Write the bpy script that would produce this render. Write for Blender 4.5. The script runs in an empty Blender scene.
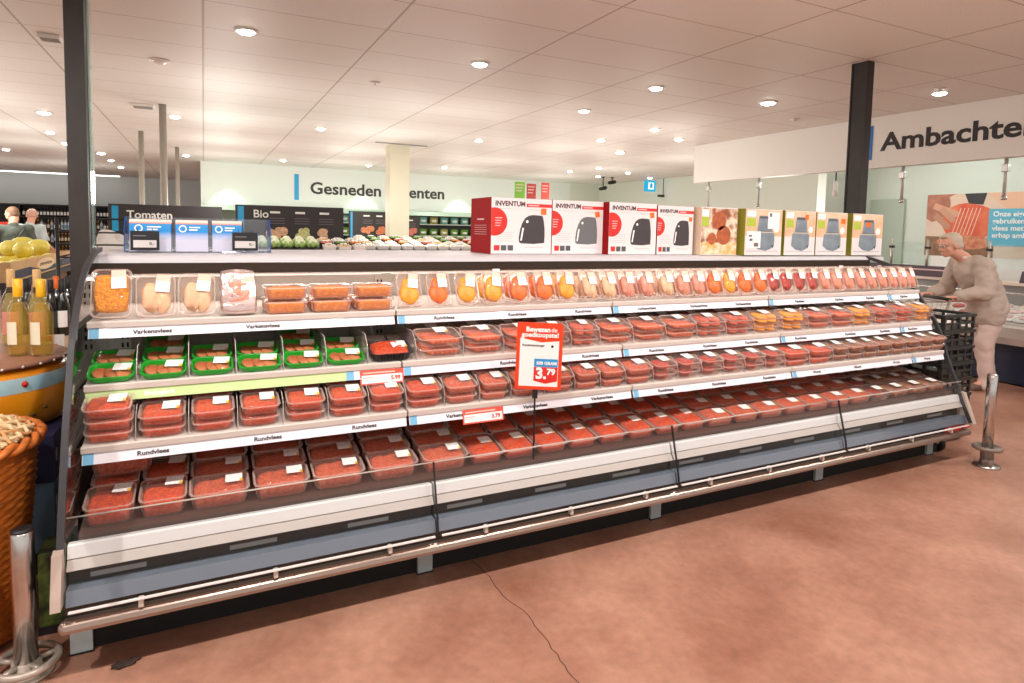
import bpy, bmesh, math, random
from math import sin, cos, pi, radians as R, sqrt, atan2
from mathutils import Vector as V, Matrix, noise
random.seed(7)
C = bpy.context.scene.collection
SC = bpy.context.scene

# ------------------------------------------------------------------ camera
F, YAW, PITCH, ROLL, SH = 624.15, R(26.321), R(-4.049), R(1.186), -67.47
CAM = V((0.4144, -2.39, 1.484))
_fw = V((sin(YAW)*cos(PITCH), cos(YAW)*cos(PITCH), sin(PITCH)))
_r0 = V((cos(YAW), -sin(YAW), 0)); _u0 = _r0.cross(_fw)
CR = cos(ROLL)*_r0 + sin(ROLL)*_u0; CU = -sin(ROLL)*_r0 + cos(ROLL)*_u0
def ray(x, y): return _fw + CR*((x-512)/F) - CU*((y-341.5-SH)/F)
def onX(x, y, X): d = ray(x, y); return CAM + d*((X-CAM.x)/d.x)
def onY(x, y, Y): d = ray(x, y); return CAM + d*((Y-CAM.y)/d.y)
def onZ(x, y, Z): d = ray(x, y); return CAM + d*((Z-CAM.z)/d.z)
cd = bpy.data.cameras.new('camera'); co = bpy.data.objects.new('camera', cd); C.objects.link(co)
M = Matrix((CR, CU, -_fw)).transposed().to_4x4(); M.translation = CAM; co.matrix_world = M
cd.sensor_width = 36; cd.sensor_fit = 'HORIZONTAL'; cd.lens = F/1024*36; cd.shift_y = SH/1024
cd.clip_start = .05; cd.clip_end = 200
SC.camera = co

# ------------------------------------------------------------------ materials
def S(r, g, b):
    f = lambda c: (c/255/12.92) if c/255 <= .04045 else ((c/255+.055)/1.055)**2.4
    return (f(r), f(g), f(b), 1)
def newmat(name):
    m = bpy.data.materials.new(name); m.use_nodes = True
    nt = m.node_tree; b = nt.nodes['Principled BSDF']; return m, nt, b
def mat(name, col, rough=.5, metal=0, var=0, vscale=20, bump=0, bscale=60, spec=.5, emit=0, col2=None, coord='Object', detail=4, coat=0, stretch=None, sharp=None):
    m, nt, b = newmat(name); L = nt.links
    b.inputs['Base Color'].default_value = col; b.inputs['Roughness'].default_value = rough
    b.inputs['Metallic'].default_value = metal; b.inputs['Specular IOR Level'].default_value = spec
    if coat: b.inputs['Coat Weight'].default_value = coat; b.inputs['Coat Roughness'].default_value = .08
    tc = nt.nodes.new('ShaderNodeTexCoord'); src = tc.outputs[coord]
    if stretch:
        mp = nt.nodes.new('ShaderNodeMapping'); mp.inputs['Scale'].default_value = stretch
        L.new(src, mp.inputs[0]); src = mp.outputs[0]
    if var or col2:
        n = nt.nodes.new('ShaderNodeTexNoise'); n.inputs['Scale'].default_value = vscale; n.inputs['Detail'].default_value = detail
        L.new(src, n.inputs['Vector'])
        rp = nt.nodes.new('ShaderNodeValToRGB')
        c2 = col2 or tuple(max(0, c*(1-var)) for c in col[:3])+(1,)
        c1 = col if col2 else tuple(min(1, c*(1+var)) for c in col[:3])+(1,)
        w = sharp or .22
        rp.color_ramp.elements[0].position = .5-w; rp.color_ramp.elements[1].position = .5+w
        rp.color_ramp.elements[0].color = c2; rp.color_ramp.elements[1].color = c1
        L.new(n.outputs['Fac'], rp.inputs[0]); L.new(rp.outputs[0], b.inputs['Base Color'])
    if bump:
        n2 = nt.nodes.new('ShaderNodeTexNoise'); n2.inputs['Scale'].default_value = bscale; n2.inputs['Detail'].default_value = 3
        L.new(src, n2.inputs['Vector'])
        bp = nt.nodes.new('ShaderNodeBump'); bp.inputs['Strength'].default_value = bump; bp.inputs['Distance'].default_value = .01
        L.new(n2.outputs['Fac'], bp.inputs['Height']); L.new(bp.outputs[0], b.inputs['Normal'])
    if emit:
        b.inputs['Emission Color'].default_value = col; b.inputs['Emission Strength'].default_value = emit
    return m
def clearmat(name, tint=(1, 1, 1, 1), rough=.05, ior=1.45, milk=0, milkcol=(1, 1, 1, 1), base=0, wr=0):
    """thin clear sheet: transparent plus fresnel gloss plus a little milky diffuse"""
    m = bpy.data.materials.new(name); m.use_nodes = True; nt = m.node_tree; nt.nodes.clear(); L = nt.links
    out = nt.nodes.new('ShaderNodeOutputMaterial'); tr = nt.nodes.new('ShaderNodeBsdfTransparent'); tr.inputs[0].default_value = tint
    gl = nt.nodes.new('ShaderNodeBsdfGlossy'); gl.inputs['Roughness'].default_value = rough
    f0 = ((ior-1)/(ior+1))**2+base
    lw = nt.nodes.new('ShaderNodeLayerWeight'); lw.inputs['Blend'].default_value = .5
    pw = nt.nodes.new('ShaderNodeMath'); pw.operation = 'POWER'; pw.inputs[1].default_value = 5; L.new(lw.outputs['Facing'], pw.inputs[0])
    fr = nt.nodes.new('ShaderNodeMath'); fr.operation = 'MULTIPLY_ADD'; fr.use_clamp = True; fr.inputs[1].default_value = 1-f0; fr.inputs[2].default_value = f0
    L.new(pw.outputs[0], fr.inputs[0])
    if wr:
        tc = nt.nodes.new('ShaderNodeTexCoord'); n = nt.nodes.new('ShaderNodeTexNoise'); n.inputs['Scale'].default_value = 28
        L.new(tc.outputs['Object'], n.inputs['Vector'])
        bp = nt.nodes.new('ShaderNodeBump'); bp.inputs['Strength'].default_value = wr; bp.inputs['Distance'].default_value = .01
        L.new(n.outputs['Fac'], bp.inputs['Height']); L.new(bp.outputs[0], gl.inputs['Normal']); L.new(bp.outputs[0], lw.inputs['Normal'])
    src = tr.outputs[0]
    if milk:
        df = nt.nodes.new('ShaderNodeBsdfDiffuse'); df.inputs[0].default_value = milkcol
        mx0 = nt.nodes.new('ShaderNodeMixShader'); mx0.inputs[0].default_value = milk
        L.new(src, mx0.inputs[1]); L.new(df.outputs[0], mx0.inputs[2]); src = mx0.outputs[0]
    mx = nt.nodes.new('ShaderNodeMixShader')
    fac = fr.outputs[0]
    L.new(fac, mx.inputs[0]); L.new(src, mx.inputs[1]); L.new(gl.outputs[0], mx.inputs[2]); L.new(mx.outputs[0], out.inputs[0])
    return m
def emat(name, col, s):
    m = bpy.data.materials.new(name); m.use_nodes = True; nt = m.node_tree; nt.nodes.clear()
    out = nt.nodes.new('ShaderNodeOutputMaterial'); e = nt.nodes.new('ShaderNodeEmission')
    e.inputs[0].default_value = col; e.inputs[1].default_value = s; nt.links.new(e.outputs[0], out.inputs[0]); return m

# ------------------------------------------------------------------ mesh builder
class MB:
    def __init__(s): s.v = []; s.f = []; s.m = []; s.sm = []; s.cur = 0; s.smooth = False
    def add(s, vs, fs, smooth=None):
        o = len(s.v); s.v += [V(p) for p in vs]
        for f in fs: s.f.append([i+o for i in f]); s.m.append(s.cur); s.sm.append(s.smooth if smooth is None else smooth)
        return s
    def box(s, x0, x1, y0, y1, z0, z1, bev=0):
        if bev:
            bm = bmesh.new(); bmesh.ops.create_cube(bm, size=1)
            for v in bm.verts: v.co = V(((x0+x1)/2+v.co.x*(x1-x0), (y0+y1)/2+v.co.y*(y1-y0), (z0+z1)/2+v.co.z*(z1-z0)))
            bmesh.ops.bevel(bm, geom=bm.edges[:], offset=bev, segments=2, affect='EDGES', profile=.5)
            bm.verts.index_update()
            s.add([v.co.copy() for v in bm.verts], [[v.index for v in f.verts] for f in bm.faces], False); bm.free(); return s
        vs = [(x, y, z) for z in (z0, z1) for y in (y0, y1) for x in (x0, x1)]
        return s.add(vs, [(0, 2, 3, 1), (4, 5, 7, 6), (0, 1, 5, 4), (2, 6, 7, 3), (0, 4, 6, 2), (1, 3, 7, 5)], False)
    def obox(s, M, w, d, h, bev=0):
        t = MB(); t.box(-w/2, w/2, -d/2, d/2, -h/2, h/2, bev); return s.add([M @ p for p in t.v], t.f, False)
    def prism(s, poly, axis, a, b):
        """poly: list of 2D points; axis 'x': (y,z) swept x a..b; 'y': (x,z); 'z': (x,y)"""
        def P(p, t): return {'x': (t, p[0], p[1]), 'y': (p[0], t, p[1]), 'z': (p[0], p[1], t)}[axis]
        n = len(poly); vs = [P(p, a) for p in poly]+[P(p, b) for p in poly]
        fs = [(i, (i+1) % n, n+(i+1) % n, n+i) for i in range(n)]+[list(range(n))[::-1], list(range(n, 2*n))]
        return s.add(vs, fs, False)
    def loft(s, rings, cap0=True, cap1=True, closed=True, smooth=None):
        n = len(rings[0]); vs = [p for r in rings for p in r]; fs = []
        for k in range(len(rings)-1):
            for i in range(n if closed else n-1):
                j = (i+1) % n; fs.append((k*n+i, k*n+j, (k+1)*n+j, (k+1)*n+i))
        if cap0: fs.append(list(range(n))[::-1])
        if cap1: fs.append([(len(rings)-1)*n+i for i in range(n)])
        return s.add(vs, fs, smooth)
    def lathe(s, prof, c=(0, 0, 0), seg=24, axis='z', smooth=True, cap0=True, cap1=True):
        c = V(c); rings = []
        for r, h in prof:
            ring = []
            for i in range(seg):
                a = 2*pi*i/seg; x, y = r*cos(a), r*sin(a)
                ring.append(c+V({'z': (x, y, h), 'y': (x, -h, y), 'x': (h, x, y)}[axis]))
            rings.append(ring)
        return s.loft(rings, cap0, cap1, smooth=smooth)
    def tube(s, pts, r, seg=8, flat=None, cap=True, smooth=True, closed=False):
        pts = [V(p) for p in pts]; rings = []; n = len(pts)
        rs = r if isinstance(r, (list, tuple)) else [r]*n
        up = None
        for i, p in enumerate(pts):
            if closed: t = (pts[(i+1) % n]-pts[i-1]).normalized()
            else: t = (pts[min(i+1, n-1)]-pts[max(i-1, 0)]).normalized()
            if up is None:
                up = V((0, 0, 1)) if abs(t.z) < .9 else V((1, 0, 0))
            a = t.cross(up).normalized(); b = a.cross(t).normalized(); up = b
            fx, fy = flat or (1, 1)
            rings.append([p+a*(rs[i]*fx*cos(2*pi*k/seg))+b*(rs[i]*fy*sin(2*pi*k/seg)) for k in range(seg)])
        if closed: rings.append(rings[0]); return s.loft(rings, False, False, smooth=smooth)
        return s.loft(rings, cap, cap, smooth=smooth)
    def ball(s, c, r, seg=12, rot=None, jit=0):
        r = r if isinstance(r, (list, tuple)) else (r, r, r); c = V(c); rings = []; h = seg//2
        for k in range(h+1):
            ph = pi*k/h; ring = []
            for i in range(seg):
                a = 2*pi*i/seg; d = V((sin(ph)*cos(a), sin(ph)*sin(a), -cos(ph)))
                q = 1+(jit*noise.noise(d*2.3+c*37) if jit else 0)
                p = V((d.x*r[0]*q, d.y*r[1]*q, d.z*r[2]*q))
                if rot: p = rot @ p
                ring.append(c+p)
            rings.append(ring)
        n = seg; vs = [rings[0][0]]+[p for r_ in rings[1:-1] for p in r_]+[rings[-1][0]]; fs = []
        for i in range(n): fs.append((0, 1+(i+1) % n, 1+i))
        for k in range(h-2):
            for i in range(n): fs.append((1+k*n+i, 1+k*n+(i+1) % n, 1+(k+1)*n+(i+1) % n, 1+(k+1)*n+i))
        l = len(vs)-1; o = 1+(h-2)*n
        for i in range(n): fs.append((o+i, o+(i+1) % n, l))
        return s.add(vs, fs, True)
    def capsule(s, p0, r0, p1, r1, seg=12):
        s.tube([V(p0), V(p1)], [r0, r1], seg); s.ball(p0, r0, seg); s.ball(p1, r1, seg); return s
    def quad(s, a, b, c, d): return s.add([a, b, c, d], [(0, 1, 2, 3)], False)
    def mesh(s, name, mats):
        me = bpy.data.meshes.new(name); me.from_pydata([tuple(p) for p in s.v], [], s.f)
        for m in (mats if isinstance(mats, (list, tuple)) else [mats]): me.materials.append(m)
        me.polygons.foreach_set('material_index', s.m); me.polygons.foreach_set('use_smooth', s.sm)
        bm = bmesh.new(); bm.from_mesh(me); bmesh.ops.recalc_face_normals(bm, faces=bm.faces); bm.to_mesh(me); bm.free()
        me.update(); return me

def obj(name, mb, mats, parent=None, kind=None):
    me = mb.mesh(name, mats) if isinstance(mb, MB) else mb
    if not isinstance(mb, MB) and mats is not None:
        me.materials.clear()
        for m in (mats if isinstance(mats, (list, tuple)) else [mats]): me.materials.append(m)
    o = bpy.data.objects.new(name, me); C.objects.link(o)
    if parent: o.parent = parent
    if kind: o['kind'] = kind
    return o
def tag(o, label, cat, group=None):
    o['label'] = label; o['category'] = cat
    if group: o['group'] = group
    return o
def thing(name, label, cat, loc=(0, 0, 0), rz=0, group=None):
    o = bpy.data.objects.new(name, None); C.objects.link(o); o.location = loc; o.rotation_euler = (0, 0, rz); o.empty_display_size = .05
    return tag(o, label, cat, group)
def dup(root, loc, rz=None, label=None, group=None, rot=None, scale=None):
    r = root.copy(); C.objects.link(r); r.location = loc
    if rz is not None: r.rotation_euler = (0, 0, rz)
    if rot is not None: r.rotation_euler = rot
    if scale is not None: r.scale = scale
    if label: r['label'] = label
    if group: r['group'] = group
    for ch in list(root.children):
        c = ch.copy(); C.objects.link(c); c.parent = r
        for g in list(ch.children):
            d = g.copy(); C.objects.link(d); d.parent = c
    return r
def kill(root):
    for c in list(root.children_recursive): bpy.data.objects.remove(c)
    bpy.data.objects.remove(root)

TMP = bpy.data.scenes.new('workbench')   # emptied and removed at the end: only turns lettering and fused shapes into meshes
def _eval(o):
    TMP.collection.objects.link(o); vl = TMP.view_layers[0]; vl.update(); dg = vl.depsgraph; dg.update()
    me = bpy.data.meshes.new_from_object(o.evaluated_get(dg)); bpy.data.objects.remove(o); return me
def text_mesh(body, size, extrude=.002, offset=0, align='LEFT', shear=0, spacing=1, xs=1):
    cu = bpy.data.curves.new('lettering', 'FONT'); cu.body = body; cu.size = size; cu.extrude = extrude; cu.offset = offset
    cu.align_x = align; cu.shear = shear; cu.space_character = spacing; cu.resolution_u = 3
    me = _eval(bpy.data.objects.new('lettering', cu))
    if xs != 1:
        for v in me.vertices: v.co.x *= xs
    return me
def text(name, body, size, m, parent, origin, xd=(1, 0, 0), yd=(0, 0, 1), extrude=.001, offset=0, align='LEFT', spacing=1, xs=1):
    me = text_mesh(body, size, extrude, offset, align, spacing=spacing, xs=xs)
    xd = V(xd).normalized(); yd = V(yd).normalized(); zd = xd.cross(yd)
    Mx = Matrix((xd, yd, zd)).transposed().to_4x4(); Mx.translation = V(origin); me.transform(Mx)
    return obj(name, me, m, parent)
def union(mb, voxel, name, smooth_iter=4):
    """fuse overlapping closed shells into one continuous surface"""
    me = bpy.data.meshes.new(name); me.from_pydata([tuple(p) for p in mb.v], [], mb.f)
    bm = bmesh.new(); bm.from_mesh(me); bmesh.ops.recalc_face_normals(bm, faces=bm.faces); bm.to_mesh(me); bm.free()
    o = bpy.data.objects.new(name, me)
    r = o.modifiers.new('r', 'REMESH'); r.mode = 'VOXEL'; r.voxel_size = voxel
    if smooth_iter:
        k = o.modifiers.new('s', 'SMOOTH'); k.iterations = smooth_iter; k.factor = .5
    out = _eval(o); out.name = name
    out.polygons.foreach_set('use_smooth', [True]*len(out.polygons)); return out
ORD = ['', 'first', 'second', 'third', 'fourth', 'fifth', 'sixth', 'seventh', 'eighth', 'ninth', 'tenth', 'eleventh', 'twelfth', 'thirteenth', 'fourteenth', 'fifteenth', 'sixteenth', 'seventeenth', 'eighteenth', 'nineteenth', 'twentieth']
# ------------------------------------------------------------------ shared materials
WHITE = mat('white paint', S(238, 236, 230), .45)
CREAM = mat('cream column paint', S(226, 220, 196), .6)
BLACKST = mat('black painted steel', S(42, 36, 33), .5, var=.25, vscale=8)
CHROME = mat('brushed stainless steel', S(205, 202, 198), .22, 1, var=.06, vscale=40)
STEEL = mat('satin steel', S(188, 180, 170), .35, .9)
GREYST = mat('grey painted metal', S(150, 150, 148), .5)
DARK = mat('dark plastic', S(22, 22, 24), .5)
DARKBR = mat('dark brown metal', S(58, 48, 40), .45, .3)
BEIGE = mat('warm beige enamel', S(205, 190, 178), .4)
PANELW = mat('white enamel panel', S(226, 225, 224), .3, coat=.3)
PANELG = mat('warm grey enamel panel', S(196, 188, 182), .35, coat=.2)
BLUEGR = mat('blue grey enamel', S(122, 132, 146), .22, .15, coat=.5)
BACKW = mat('light grey interior panel', S(214, 211, 204), .4)
RAILW = mat('white price rail', S(240, 238, 246), .3, coat=.2)
RAILG = mat('pale green price rail', S(200, 226, 160), .3, coat=.2)
BLUEL = mat('light blue label', S(120, 185, 222), .4)
INK = mat('black ink', S(28, 26, 26), .6)
INKG = mat('grey ink', S(110, 105, 110), .6)
WHITEINK = mat('white ink', S(250, 250, 248), .5)
ORANGE = mat('orange red card', S(232, 66, 26), .4)
REDINK = mat('red ink', S(212, 38, 28), .45)
PAPER = mat('white paper', S(246, 244, 242), .5)
GLASS_END = clearmat('end panel glass', (.93, .96, .95, 1), .0, 1.6, base=.5)
GLASS = clearmat('clear glass', (.97, .98, .98, 1), .0, 1.45)
ACRYL = clearmat('clear acrylic', (.95, .97, 1, 1), .03, 1.5, milk=.04)
RUBBER = mat('dark rubber trim', S(54, 54, 57), .42)
CYAN = mat('cyan panel', S(30, 160, 214), .45)
LED = emat('cabinet led strip', S(255, 226, 216), 1.2)

# ------------------------------------------------------------------ the room
def floor_mat():
    m, nt, b = newmat('polished concrete'); L = nt.links
    tc = nt.nodes.new('ShaderNodeTexCoord')
    n1 = nt.nodes.new('ShaderNodeTexNoise'); n1.inputs['Scale'].default_value = 1.5; n1.inputs['Detail'].default_value = 8; n1.inputs['Roughness'].default_value = .65
    n2 = nt.nodes.new('ShaderNodeTexNoise'); n2.inputs['Scale'].default_value = 26; n2.inputs['Detail'].default_value = 6
    L.new(tc.outputs['Object'], n1.inputs['Vector']); L.new(tc.outputs['Object'], n2.inputs['Vector'])
    r1 = nt.nodes.new('ShaderNodeValToRGB'); e = r1.color_ramp.elements
    e[0].position = .3; e[0].color = S(140, 92, 72); e[1].position = .72; e[1].color = S(190, 144, 122)
    L.new(n1.outputs['Fac'], r1.inputs[0])
    mx = nt.nodes.new('ShaderNodeMixRGB'); mx.blend_type = 'OVERLAY'; mx.inputs[0].default_value = .25
    L.new(r1.outputs[0], mx.inputs[1]); L.new(n2.outputs['Fac'], mx.inputs[2]); L.new(mx.outputs[0], b.inputs['Base Color'])
    rr = nt.nodes.new('ShaderNodeMapRange'); rr.inputs['To Min'].default_value = .28; rr.inputs['To Max'].default_value = .5
    L.new(n1.outputs['Fac'], rr.inputs[0]); L.new(rr.outputs[0], b.inputs['Roughness'])
    bp = nt.nodes.new('ShaderNodeBump'); bp.inputs['Strength'].default_value = .05; bp.inputs['Distance'].default_value = .01
    L.new(n2.outputs['Fac'], bp.inputs['Height']); L.new(bp.outputs[0], b.inputs['Normal'])
    return m
def ceil_mat():
    m, nt, b = newmat('mineral ceiling tiles'); L = nt.links
    tc = nt.nodes.new('ShaderNodeTexCoord'); sp = nt.nodes.new('ShaderNodeSeparateXYZ'); L.new(tc.outputs['Object'], sp.inputs[0])
    def math(op, a, v=None, w=None):
        n = nt.nodes.new('ShaderNodeMath'); n.operation = op
        if isinstance(a, (int, float)): n.inputs[0].default_value = a
        else: L.new(a, n.inputs[0])
        if v is not None:
            if isinstance(v, (int, float)): n.inputs[1].default_value = v
            else: L.new(v, n.inputs[1])
        return n.outputs[0]
    def line(o, off, per, w):
        f = math('FRACT', math('MULTIPLY', math('ADD', o, -off+100*per), 1/per))
        d = math('MINIMUM', f, math('SUBTRACT', 1.0, f)); return math('LESS_THAN', d, w/per/2)
    g = math('MAXIMUM', line(sp.outputs[0], .43, 1.185, .016), line(sp.outputs[1], .335, .605, .01))
    n = nt.nodes.new('ShaderNodeTexNoise'); n.inputs['Scale'].default_value = 150; L.new(tc.outputs['Object'], n.inputs['Vector'])
    rp = nt.nodes.new('ShaderNodeValToRGB'); rp.color_ramp.elements[0].color = S(226, 224, 218); rp.color_ramp.elements[1].color = S(246, 244, 240)
    rp.color_ramp.elements[0].position = .35; rp.color_ramp.elements[1].position = .65
    L.new(n.outputs['Fac'], rp.inputs[0])
    mx = nt.nodes.new('ShaderNodeMixRGB'); mx.inputs[2].default_value = S(184, 174, 166); L.new(g, mx.inputs[0]); L.new(rp.outputs[0], mx.inputs[1])
    L.new(mx.outputs[0], b.inputs['Base Color']); b.inputs['Roughness'].default_value = .55; b.inputs['Specular IOR Level'].default_value = .35
    return m
X0, X1, Y0, Y1, ZC = -9, 11.2, -6.5, 21, 2.9
obj('floor', MB().box(X0-1, X1+1, Y0, Y1+.3, -.1, 0), floor_mat(), kind='structure')
obj('ceiling', MB().box(X0-1, X1+1, Y0, Y1+.3, ZC, ZC+.1), ceil_mat(), kind='structure')
WALLP = mat('pale green grey wall paint', S(214, 220, 208), .6)
WALLF = mat('grey white wall paint', S(206, 212, 212), .6)
obj('wall_back', MB().box(X0, 1.2, Y1, Y1+.2, 0, ZC), WALLF, kind='structure')
# far cove light on the back wall (lit slot)
sl = obj('wall_light', MB().box(-6.4, -1.9, Y1-.5, Y1-.42, 2.868, 2.898), emat('cove tube light', S(255, 252, 244), 2.5))
tag(sl, 'long white tube light running along the top of the far wall', 'light')
WGES = mat('white bulkhead paint', S(226, 232, 226), .55)
obj('wall_bulkhead', MB().box(.37, 10.2, 13.6, 13.75, 1.9, ZC), WGES, kind='structure')
obj('wall_cooler', MB().box(.37, X1, 15.0, 15.15, 0, 2.0), mat('cooler recess grey green', S(120, 136, 120), .6), kind='structure')
obj('wall_right', MB().box(X1, X1+.2, 4.4, 15.2, 0, ZC), WALLP, kind='structure')
obj('wall_end', MB().box(10.2, X1, 13.6, 13.75, 0, ZC), WALLP, kind='structure')
BW = mat('pale mint wall paint', S(214, 226, 216), .55)
obj('wall_butchery', MB().box(10.0, 10.15, -3.5, 4.3, 0, ZC), BW, kind='structure')
da, db = onX(902, 250, 9.98).y, onX(868, 250, 9.98).y
do = obj('door_1', MB().box(9.965, 9.998, da, min(db, 4.28), .004, 2.08, .004), mat('grey green door', S(176, 192, 176), .5), kind='structure')
obj('door_handle', MB().tube([(9.964, da+.06, 1.02), (9.93, da+.06, 1.02), (9.93, da+.17, 1.02)], .009, 8), STEEL, do)
obj('wall_side', MB().box(9.2, 10.0, 4.3, 4.45, 0, ZC), WALLP, kind='structure')
col = obj('column', MB().box(3.29, 3.63, 8.2, 8.5, 0, ZC), CREAM, kind='structure')
obj('trim_1', MB().box(3.0, 3.9, 8.05, 8.1, ZC-.012, ZC-.002), GREYST, kind='structure')
# crack in the concrete
ck = [(1.478, .10), (1.49, -.05), (1.487, -.2), (1.52, -.353), (1.51, -.5), (1.505, -.63), (1.50, -.74), (1.53, -1.1)]
mb = MB()
for i in range(len(ck)-1):
    for k in range(4):
        a = V((*ck[i], 0)).lerp(V((*ck[i+1], 0)), k/4); b = V((*ck[i], 0)).lerp(V((*ck[i+1], 0)), (k+1)/4)
        j1 = noise.noise(a*31)*.012; j2 = noise.noise(b*31)*.012; w = .0022
        mb.add([(a.x+j1-w, a.y, .0006), (a.x+j1+w, a.y, .0006), (b.x+j2+w, b.y, .0006), (b.x+j2-w, b.y, .0006)], [(0, 1, 2, 3)], False)
obj('floor_crack', mb, mat('crack dirt', S(96, 62, 50), .9), kind='structure')
# blob of dirt on the floor
st = onZ(124, 665, 0)
mb = MB(); mb.ball((0, 0, .004), (.034, .02, .007), 14, jit=.5); mb.ball((.03, .012, .004), (.02, .012, .006), 10, jit=.5)
o = obj('dirt_clump', mb, mat('dark dirt', S(52, 36, 28), .9, var=.5, vscale=60)); o.location = (st.x, st.y, 0)
tag(o, 'small dark clump of dirt on the concrete floor before the cabinet foot', 'dirt')

# black posts standing at both ends of the cabinet
for x0, nm in ((-.125, 'slim black steel post reaching the ceiling behind the wine bottles'), (5.215, 'thick black steel post behind the juicer boxes at the bollard end')):
    p = thing('steel_post', nm, 'post', (x0, 1.0 if x0 < 0 else .95, 0))
    w = .075 if x0 < 0 else .085; d = .12 if x0 < 0 else .14
    mb = MB(); mb.box(0, w, 0, .012, .012, ZC); mb.box(0, w, d-.012, d, .012, ZC); mb.box(.006, w-.006, .012, d-.012, .012, ZC)
    obj('column_profile', mb, BLACKST, p); obj('base_plate', MB().box(-.04 if x0 < 0 else 0, w, -.04 if x0 < 0 else 0, d+.04, 0, .012, .003), BLACKST, p)
# glass screen edge beside the slim post
o = thing('glass_screen', 'narrow upright glass screen edge fixed beside the slim black post', 'screen', (-.044, 1.03, 0))
obj('pane', MB().box(0, .010, 0, .05, 1.36, ZC), clearmat('greenish glass edge', (.8, .92, .88, 1), .02, 1.6, milk=.25, milkcol=S(190, 215, 205)), o)
obj('clamp', MB().box(-.004, .016, .01, .04, 1.345, 1.37), CHROME, o)
obj('upright', MB().box(0, .012, .01, .04, 0, 1.36), GREYST, o)

# ------------------------------------------------------------------ the refrigerated cabinet
fr = thing('refrigerated_display_case', 'long open-front refrigerated meat cabinet with four module fronts and curved glass ends', 'refrigerator', (0, 0, 0))
LN = 5.0
ZS = {1: 1.119, 2: .910, 3: .720}; YS = {1: .275, 2: .175, 3: .085}; ZD = .443; TD = .17
YB = .90
# body, base, back
obj('back_panel', MB().box(0, LN, YB, YB+.03, .42, 1.30), BACKW, fr)
obj('cabinet_body', MB().box(0.0, LN, YB+.03, 1.32, .30, 1.30), GREYST, fr)
obj('base_tank', MB().prism([(.13, .12), (1.3, .12), (1.3, .30), (.93, .30), (.90, .41), (.04, .41), (.02, .31), (.02, .20), (.105, .19), (.105, .004), (.13, .004)], 'x', .012, LN-.012), mat('dark base tank', S(10, 10, 10), .7), fr)
# ledge on top: rounded nose, white top
led = [(.70, 1.290), (.695, 1.306), (.70, 1.322), (.725, 1.336), (.77, 1.342), (1.36, 1.345), (1.36, 1.30), (.72, 1.285)]
obj('top_ledge', MB().prism(led, 'x', 0, LN+.0), mat('white ledge laminate', S(206, 204, 208), .5, spec=.3), fr)
obj('top_ledge', MB().prism([(.71, 1.30), (.71, 1.330), (.76, 1.342), (.935, 1.343), (.935, 1.30)], 'x', LN+.011, LN+.20), mat('white ledge end', S(206, 204, 208), .3), fr)
obj('nose_band', MB().prism([(.690, 1.266), (.686, 1.310), (.697, 1.3105), (.72, 1.29), (.72, 1.266)], 'x', 0, LN), DARKBR, fr)
lamp = obj('canopy_lamp', MB().prism([(.70, 1.266), (.694, 1.258), (.73, 1.252), (.80, 1.254), (.80, 1.266)], 'x', 0, LN), mat('pale lamp housing', S(220, 212, 198), .4), fr)
for k in range(4):
    obj('tube', MB().box(k*1.25+.03, k*1.25+1.22, .735, .765, 1.246, 1.2515), LED, lamp)
obj('canopy_lining', MB().box(0, LN, .80, YB, 1.25, 1.262), BACKW, fr)
# slotted uprights on the back panel at every module joint
for k in range(5):
    x = min(max(k*1.25, .09), LN-.06)
    mb = MB(); mb.cur = 0; mb.box(x-.025, x+.025, YB-.012, YB, ZD, 1.245); mb.cur = 1
    for q in range(19):
        for dx in (-.014, .006): mb.box(x+dx, x+dx+.008, YB-.0135, YB-.0118, .5+q*.038, .522+q*.038)
    obj('slotted_upright', mb, [BACKW, DARK], fr)
# shelves
shelf_m = mat('shelf steel', S(214, 204, 196), .4, coat=.2); shelf_u = BEIGE
TXT = {(1, 0): [133, 246], (1, 1): [434, 508, 575], (1, 2): [637, 690, 735], (1, 3): [795, 835, 866], (1, 4): [900],
       (2, 0): [144], (2, 1): [500, 582], (2, 2): [649, 703, 745], (2, 3): [795, 845, 880], (2, 4): [908],
       (3, 0): [137, 254, 352], (3, 1): [446, 523, 591], (3, 2): [658, 712, 763], (3, 3): [813, 854, 893], (3, 4): [924]}
WORD = {1: ['Varkensvlees', 'Rundvlees', 'Varkensvlees', 'Kipvlees', 'Kipvlees'], 2: ['Biologisch', 'Rundvlees', 'Rundvlees', 'Rundvlees', 'Rundvlees'], 3: ['Rundvlees', 'Varkensvlees', 'Rundvlees', 'Worst', 'Worst']}
def railx(px, s):
    """position along shelf s of a word whose first letter stands at image column px"""
    zc = ZS[s]-.045; lo, hi = 0, 5
    for _ in range(40):
        md = (lo+hi)/2; d = V((md, YS[s], zc))-CAM
        if 512+F*d.dot(CR)/d.dot(_fw) < px: lo = md
        else: hi = md
    return lo
shelves = {}
SM = [.03, 1.168, 2.32, 3.46, 4.60, 4.955]
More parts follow.
